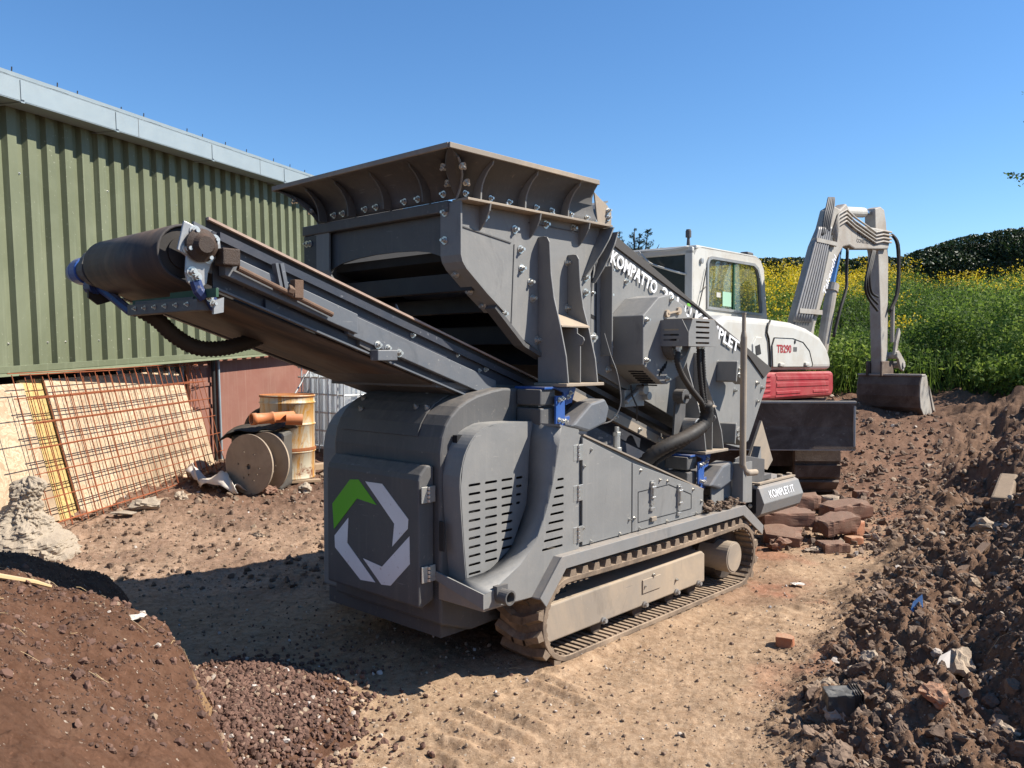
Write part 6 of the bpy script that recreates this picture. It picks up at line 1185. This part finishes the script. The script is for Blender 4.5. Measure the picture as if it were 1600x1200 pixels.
for k in range(4): bt('steel_pipe', [(.44 + .03 * k, 3.08 - .05 * k), (.62, 3.36 - .05 * k), (.86, 3.45 - .05 * k), (1.12, 3.38 - .05 * k), (1.85, 3.25 - .05 * k), (2.12, 3.30 - .05 * k), (2.42, 3.31 - .05 * k)], .014, 'xboom', 1)
MB().prism([(-.62, 1.8), (-.12, 1.8), (.38, 2.88), (.50, 3.08), (.06, 3.06), (-.09, 2.9)], 'v', -.034, -.022).obj('pipe_gap_shade', 'greydark', BB)  # dark plate added as shade in the gaps between the pipes
MB().box(-.52, .10, -.075, -.03, 2.02, 2.08).obj('pipe_clamp', 'xboom', BB); MB().box(-.08, .52, -.075, -.03, 2.93, 2.98).obj('pipe_clamp', 'xboom', BB)
# lettering on the side of the boom head, worn
for tx, x0_, z0_, L, H in (('CONSTRUCTION', 1.24, 3.055, .72, .055), ('WOODS', 1.24, 3.13, .50, .13)):
    me = text_mesh(tx, 1.0, .001, .02); q = [v.co.x for v in me.vertices]; q2 = [v.co.y for v in me.vertices]; qa = min(q)
    for v in me.vertices: v.co.x -= qa
    place(me, (x0_, -.0215, z0_), (1, 0, .03), (0, 0, 1), L / (max(q) - qa), H / (max(q2) - min(q2))); link('lettering', me, 'greydark', BB)
me = text_mesh('Takeuchi', 1.0, .001, .02); q = [v.co.x for v in me.vertices]; q2 = [v.co.y for v in me.vertices]; qa = min(q)
for v in me.vertices: v.co.x -= qa
place(me, (.28, -.0215, 2.27), (.38, 0, .60), (-.60, 0, .38), .62 / (max(q) - qa), .09 / (max(q2) - min(q2))); link('lettering', me, 'whitepaint', BB)
m = MB(); m.tube([(.52, .12, 1.55), (.80, .12, 2.42)], .075, 14); m.obj('boom_cylinder', 'xboom', BB); m = MB(); m.tube([(.80, .12, 2.42), (1.02, .12, 2.96)], .040, 12); m.obj('cylinder_rod', 'chrome', BB)
m = MB(); m.cyl((.78, .12, 2.36), (.82, .12, 2.46), .088, 14); m.obj('cylinder_head', 'xboom', BB); bt('rubber_hose', [(.60, 1.75, .0), (.74, 2.1, -.02), (.93, 2.40, -.02), (.98, 2.6, -.0), (1.0, 2.95, 0)], .022, 'black')
m = MB(); m.tube([(1.0, .12, 3.46), (1.78, .12, 3.54)], .072, 16); m.obj('stick_cylinder', 'xwhite', BB); m = MB(); m.tube([(1.78, .12, 3.54), (2.22, .12, 3.58)], .036, 12); m.obj('cylinder_rod', 'chrome', BB)
st = [(2.02, 3.62), (2.22, 3.67), (2.36, 3.64), (2.44, 3.46), (2.48, 3.20), (2.54, 2.95), (2.56, 2.0), (2.58, 1.18), (2.36, 1.16), (2.26, 2.2), (2.16, 2.98), (2.06, 3.2)]
MB().prism(st, 'v', .04, .20).obj('stick', 'xboom', BB, bevel=.015)
for k in range(2): bt('rubber_hose', [(2.46 + .03 * k, 3.28, -.03), (2.62 + .05 * k, 3.15, -.05), (2.68 + .04 * k, 2.75, -.05), (2.64 + .05 * k, 2.4, -.04), (2.50, 2.15, 0)], .022, 'black')
for k in range(3): bt('rubber_hose', [(1.80 + .04 * k, 2.99, -.02), (1.62 + .05 * k, 2.80, -.05), (1.46 + .07 * k, 2.50 + .05 * k, -.06), (1.60 + .06 * k, 2.32 + .04 * k, -.04), (2.05, 2.15 + .1 * k, .0)], .018, 'black')
m = MB(); m.tube([(2.62, .0, 2.25), (2.62, .0, 1.7)], .03, 10); m.obj('bucket_cylinder', 'xboom', BB)
m = MB(); m.prism([(2.56, 1.50), (2.66, 1.55), (2.80, 1.85), (2.74, 1.92), (2.62, 1.7)], 'v', -.06, -.02).prism([(2.60, 1.56), (2.72, 1.58), (2.98, 1.40), (2.92, 1.26), (2.80, 1.30), (2.72, 1.42)], 'v', -.07, -.03).prism([(2.60, 1.40), (2.95, 1.30), (2.78, 1.05), (2.66, 1.10)], 'v', .22, .26).cyl((2.88, -.09, 1.36), (2.88, .3, 1.36), .05, 14).cyl((2.64, -.09, 1.50), (2.64, .3, 1.50), .05, 14).cyl((2.72, -.09, 1.12), (2.72, .3, 1.12), .05, 14); m.obj('bucket_link', 'xboom', BB, bevel=.01)
# bucket hanging from the stick, its back towards the camera
sp_ = [(2.44, 1.215), (2.33, 1.20), (2.27, 1.08), (2.26, .92), (2.30, .76), (2.42, .65), (2.60, .60), (2.80, .64)]
bk = MB().grid([[(p[0], -.52, p[1]), (p[0], .0, p[1]), (p[0], .36, p[1])] for p in sp_]).obj('bucket', 'xmud', BB, solid=.025)
for y in (-.52, .36): MB().prism(sp_ + [(2.80, .66), (2.62, .98), (2.52, 1.215)], 'v', y - .012, y + .012).obj('bucket_side', 'xboom', BB, bevel=.004)
MB().box(2.30, 2.46, -.54, .38, 1.205, 1.235).obj('bucket_lip', 'xboom', BB, bevel=.01); MB().prism([(2.62, .98), (2.60, 1.06), (2.86, .68), (2.80, .64)], 'v', -.545, -.52).obj('side_cutter', 'xboom', BB)
m = MB(); m.prism([(2.25, 1.20), (2.25, 1.42), (2.70, 1.42), (2.70, 1.20)], 'v', .0, .03).prism([(2.25, 1.20), (2.25, 1.42), (2.70, 1.42), (2.70, 1.20)], 'v', .21, .24); m.obj('bucket_ear', 'xmud', BB, bevel=.01)
# undercarriage (own axes parallel to the world)
UC = bpy.data.objects.new('undercarriage', None); COL.objects.link(UC); UC.parent = EX; UC.matrix_local = ew.inverted() @ Matrix.Translation((3.28, 7.92, 0)) @ Matrix.Rotation(R(-2.0), 4, 'Z')
cv = [(.03, 1.058), (.0, 1.045), (.015, .95), (.025, .82), (.015, .70), (.0, .61), (.03, .598)]
MB().grid([[(-2.25, y, z), (0, y, z)] for y, z in cv]).obj('dozer_blade', 'xmud', UC, solid=.02)
m = MB(); m.box(-2.25, 0, -.012, .03, 1.045, 1.068).box(-.022, 0.0, -.005, .10, .60, 1.06).box(-2.25, 0, -.006, .03, .592, .61); m.obj('blade_edge', 'xboom', UC, bevel=.004)
m = MB(); m.bar((-.8, .1, .75), (-.8, 1.4, .45), .12, .16).bar((-1.5, .1, .75), (-1.5, 1.4, .45), .12, .16); m.obj('blade_arm', 'xmud', UC)
def xtrack(xc):
    a, b, c, r = .62, 2.55, .44, .33; pts = []
    for k in range(11): t = -math.pi / 2 + math.pi * k / 10; pts.append((b + r * math.cos(t), c + r * math.sin(t)))
    for k in range(11): t = math.pi / 2 + math.pi * k / 10; pts.append((a + r * math.cos(t), c + r * math.sin(t)))
    vs = []; n = len(pts)
    m = MB(); m.grid([[(xc - .225, p[0], p[1]), (xc + .225, p[0], p[1])] for p in pts + pts[:1]]); t_ = m.obj('crawler_track', 'xmud', UC, solid=.03)
    for (p, d) in pathpts(pts, 40):
        nx, nz = d[1], -d[0]; c_ = Vector((xc, p[0] + nx * .03, p[1] + nz * .03)); MB().bar(c_ - Vector((.225, 0, 0)), c_ + Vector((.225, 0, 0)), .125, .03, up=(0, nx, nz)).obj('track_shoe', 'xmud', t_, bevel=.004)
    MB().prism([(p[0] * .8 + a * .2 + .15, c + (p[1] - c) * .7) for p in pts], 'u', xc - .12, xc + .12).obj('track_frame', 'xmud', UC)
for xc in (-.27, -1.95): xtrack(xc)
MB().box(-1.9, -.3, .7, 2.3, .35, .85).obj('centre_frame', 'xmud', UC)

# ------------------------------------------------ foliage
def leafcloud(name, mat, P, size, seed, up=.3, parent=None, asp=.45, shade=None):
    """many small pointed leaves, one random direction and tone each"""
    rg = np.random.default_rng(seed); n = len(P); d = rg.normal(size=(n, 3)); d[:, 2] += up; d /= np.linalg.norm(d, axis=1)[:, None]
    e = rg.normal(size=(n, 3)); e -= d * (e * d).sum(1)[:, None]; e /= np.linalg.norm(e, axis=1)[:, None]; s = np.asarray(size)[:, None] * np.ones((n, 1))
    V = np.stack([P - d * s * .5, P + e * s * asp * .5, P + d * s * .5, P - e * s * asp * .5], 1).reshape(-1, 3); F = np.arange(4 * n).reshape(n, 4)
    c = rg.random(n) if shade is None else np.clip(shade + rg.normal(size=n) * .16, 0, 1)
    o = bulk(name, mat, V, F, np.repeat(c, 4)); o.parent = parent; return o
rg = np.random.default_rng(21)
def slope_plants():
    n = 5200; y = 13.2 + 14 * rg.random(n) ** 1.25; x = y * rg.uniform(.02, .82, n); edge = 13.3 + .8 * (fbm(x, y, .5, 3, 70) - .5) + .0 * x
    k = y > edge; x, y = x[k], y[k]; z = gz(x, y, False); n = len(x); clump = fbm(x, y, .45, 3, 71); kind = fbm(x, y, .9, 3, 76)
    H = (.10 + 1.15 * clump + .30 * rg.random(n)) * np.where(y > 17, 1.05, .85); L = 46
    t = rg.random((n, L)) ** .75; spread = (.16 + .22 * clump)[:, None] * (.35 + t * (1.1 - .5 * t)); a = rg.uniform(0, 6.28, (n, L)); r = np.sqrt(rg.random((n, L))) * spread * 1.5
    lean = rg.normal(size=(n, 2)) * .12
    P = np.stack([x[:, None] + r * np.cos(a) + lean[:, :1] * t, y[:, None] + r * np.sin(a) + lean[:, 1:] * t, z[:, None] + H[:, None] * t], -1).reshape(-1, 3)
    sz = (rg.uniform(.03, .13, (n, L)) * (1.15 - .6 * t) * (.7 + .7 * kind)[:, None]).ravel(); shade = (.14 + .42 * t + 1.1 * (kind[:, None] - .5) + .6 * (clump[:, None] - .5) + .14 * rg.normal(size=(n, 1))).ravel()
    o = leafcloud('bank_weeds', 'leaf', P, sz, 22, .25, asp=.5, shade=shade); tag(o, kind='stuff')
    # tall thin grass blades
    m = 15000; gy = 13.2 + 12 * rg.random(m) ** 1.3; gx = gy * rg.uniform(.05, .8, m); gz_ = gz(gx, gy, False); hh = rg.uniform(.25, .8, m) * (.5 + fbm(gx, gy, .8, 2, 73)); an = rg.uniform(0, 6.28, m); ln = rg.normal(size=(m, 2)) * .14; w = .008
    V = np.stack([np.stack([gx - w * np.cos(an), gy - w * np.sin(an), gz_], -1), np.stack([gx + w * np.cos(an), gy + w * np.sin(an), gz_], -1), np.stack([gx + ln[:, 0], gy + ln[:, 1], gz_ + hh], -1)], 1).reshape(-1, 3)
    o = bulk('long_grass', 'leaf', V, np.arange(3 * m).reshape(m, 3), np.repeat(np.clip(.6 + rg.normal(size=m) * .2, 0, 1), 3)); tag(o, kind='stuff')
    # yellow flower heads
    edge2 = 16.6 + 5.0 * sst(7, 12, x) + 2.0 * (fbm(x, y, .5, 2, 74) - .5); f = (y > edge2) & (rg.random(n) < (.06 + .60 * sst(.46, .64, fbm(x, y, .6, 3, 75))) * (1.5 - .9 * sst(.38, .50, x / y))); fx, fy, fz, fh = x[f], y[f], z[f], H[f]; q = 22
    Pf = np.stack([fx[:, None] + rg.normal(size=(len(fx), q)) * .17, fy[:, None] + rg.normal(size=(len(fx), q)) * .17, fz[:, None] + fh[:, None] * rg.uniform(.82, 1.22, (len(fx), q)) + .03], -1).reshape(-1, 3)
    Pf = np.repeat(Pf, 3, 0) + rg.normal(size=(len(Pf) * 3, 3)) * .018
    o = leafcloud('yellow_flowers', 'yellow', Pf, rg.uniform(.022, .048, len(Pf)), 23, 0, asp=.9); tag(o, kind='stuff')
    # stalks under the heads
    S_ = Pf[::3][:9000]; an = rg.uniform(0, 6.28, len(S_)); w = .004
    V = np.stack([S_ + np.stack([w * np.cos(an), w * np.sin(an), an * 0 - .28], -1), S_ + np.stack([-w * np.cos(an), -w * np.sin(an), an * 0 - .28], -1), S_], 1).reshape(-1, 3)
    o = bulk('flower_stalks', 'leaf', V, np.arange(len(V)).reshape(-1, 3), np.full(len(V), .7)); tag(o, kind='stuff')
slope_plants()
def bush(x, y, r, h, label, seed, n=5200, ls=.07, name='bush', mat='leaf', tone=.62, z0=None):
    rg = np.random.default_rng(seed); z = gz1(x, y) if z0 is None else z0; e = empty(name, label, 'bush', (x, y, z))
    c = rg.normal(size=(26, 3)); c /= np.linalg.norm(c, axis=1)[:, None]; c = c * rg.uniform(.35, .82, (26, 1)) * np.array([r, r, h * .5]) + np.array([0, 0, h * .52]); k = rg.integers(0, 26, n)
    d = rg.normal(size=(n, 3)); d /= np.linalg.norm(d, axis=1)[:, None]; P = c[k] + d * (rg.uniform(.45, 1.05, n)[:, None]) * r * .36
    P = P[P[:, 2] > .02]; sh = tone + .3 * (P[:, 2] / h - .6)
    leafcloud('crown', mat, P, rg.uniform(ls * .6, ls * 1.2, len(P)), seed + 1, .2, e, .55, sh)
    m = MB()
    for i in range(7): t = c[i * 3]; m.tube([(0, 0, -.05), (t[0] * .4, t[1] * .4, t[2] * .5), tuple(t)], [.02, .013, .005], 5)
    m.obj('stem', 'bark', e); return e
bush(8.35, 13.0, .95, 1.25, 'bright green leafy bush at the right edge where the bank meets the weeds', 41, tone=.78)
bush(7.55, 12.6, .60, .75, 'low light green bush in front of the bright bush at the right edge', 42, 3200, tone=.74)
bush(7.5, 14.4, .8, 1.3, 'taller mid green bush behind the two bushes at the right edge', 43, tone=.6)
bush(6.0, 14.6, .6, .8, 'dark green weeds mounded just behind the bucket', 44, 3000, tone=.42)
bush(9.4, 15.6, 1.2, 1.6, 'large green bush high on the bank at the right edge', 45, 6500, tone=.66)
def hedge():
    rg = np.random.default_rng(31); n = 95000; x = rg.uniform(-8, 26, n); top = np.interp(x, [-8, 8, 13, 14.2, 15.4, 17, 26], [4.65, 4.70, 4.85, 5.15, 5.6, 5.75, 5.7]) + .22 * (fbm(x, x * 0, 1.1, 4, 80) - .5) * 2
    base = 3.6; t = rg.random(n) ** .45; z = base + (top - base) * t; th = .75 * np.sqrt(np.clip(1 - ((t - .45) / .6) ** 2, .05, 1)) + .35 * (fbm(x, z * 1.5, 1.4, 3, 81) - .4)
    y = 28.2 - th * rg.choice([-1, 1, 1, 1], n) * rg.uniform(.6, 1.05, n); P = np.stack([x, y, z], -1)
    e = empty('hedge', 'long dark green hedge along the skyline, taller towards the right', 'hedge', (8, 28.2, 3.7)); P = P - np.array([8, 28.2, 3.7])
    leafcloud('crown', 'hedge', P, rg.uniform(.05, .13, n), 32, .2, e, .6, .45 + .5 * (fbm(x, z * 2, 1.2, 3, 82) - .4))
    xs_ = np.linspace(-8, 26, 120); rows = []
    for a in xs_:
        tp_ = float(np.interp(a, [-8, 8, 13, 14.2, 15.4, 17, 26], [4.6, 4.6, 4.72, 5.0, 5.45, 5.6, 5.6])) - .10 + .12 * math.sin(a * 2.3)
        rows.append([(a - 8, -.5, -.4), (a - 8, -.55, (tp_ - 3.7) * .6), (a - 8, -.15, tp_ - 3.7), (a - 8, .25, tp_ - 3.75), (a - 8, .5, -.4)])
    MB().grid(rows).obj('sky_blocking_core', 'hedge', e)  # solid core added to block the sky behind the leaves
hedge()
def conifer(x, y, ztop, label, seed):
    rg = np.random.default_rng(seed); z0 = gz1(x, y); H = ztop - z0; e = empty('conifer_tree', label, 'tree', (x, y, z0)); Ps = []; m = MB(); m.tube([(0, 0, -.1), (0, 0, H * .97)], [.14, .02], 8)
    for (lx, lh) in ((0, 1.0), (-.75, .96), (.65, .985), (.25, .93), (-1.25, .88), (1.2, .82)):
        m.tube([(0, 0, H * .5), (lx * .8, 0, H * .7), (lx, 0, H * lh)], [.08, .05, .01], 6)
        for k in range(62):
            f = rg.random() ** .7; zz = H * lh - f * 2.6; L = (.14 + .62 * f) * (1 if f < .8 else .8); a = rg.uniform(0, 6.28); q = 60; s = rg.random(q)
            Ps.append(np.stack([lx + L * s * math.cos(a) + rg.normal(size=q) * .025, L * s * math.sin(a) + rg.normal(size=q) * .025, zz + L * .45 * s + rg.normal(size=q) * .025], -1))
    m.obj('trunk', 'bark', e); P = np.concatenate(Ps); leafcloud('crown', 'conifer', P, rg.uniform(.04, .10, len(P)), seed, .6, e, .3)
conifer(5.85, 40, 7.55, 'small dark conifer with several spiky tips on the skyline above the excavator cab', 51)
# leafy tree just outside the right edge; only its longest twigs reach into view and it shades the hollow by the bucket
def sidetree():
    rg = np.random.default_rng(61); x, y = 12.0, 13.5; z0 = gz1(x, y); e = empty('leafy_tree', 'leafy tree at the right edge with only its twig tips showing against the sky', 'tree', (x, y, z0)); m = MB(); Ps = []
    m.tube([(0, 0, -.2), (.1, 0, 1.6), (-.05, .1, 3.2), (.1, 0, 5.2)], [.16, .13, .09, .03], 10, 4)
    ends = [(-3.95, 0, 4.42 - z0), (-3.72, 0, 5.38 - z0), (-3.66, .1, 5.75 - z0)] + [(rg.uniform(-2.2, 2.4), rg.uniform(-2.2, 2.2), rg.uniform(2.2, 6.0)) for _ in range(38)]
    for i, (a, b, c) in enumerate(ends):
        h = max(1.2, c * .62 - .3); pts = [(0, 0, h), (a * .45, b * .45, (h + c) / 2 + .15), (a, b, c)]; m.tube(pts, [.045, .022, .004], 5, 3); q = 70 if i < 3 else 300; s = (rg.uniform(.90, 1.01, q) if i < 3 else rg.uniform(.35, 1.05, q))
        sp = .055 if i < 3 else .26; Ps.append(np.stack([a * s + rg.normal(size=q) * sp, b * s + rg.normal(size=q) * sp, h + (c - h) * s + rg.normal(size=q) * sp * .8], -1))
    m.obj('trunk', 'bark', e); P = np.concatenate(Ps); leafcloud('crown', 'leaf', P, rg.uniform(.04, .085, len(P)), 62, 0, e, .6, np.full(len(P), .45))
sidetree()
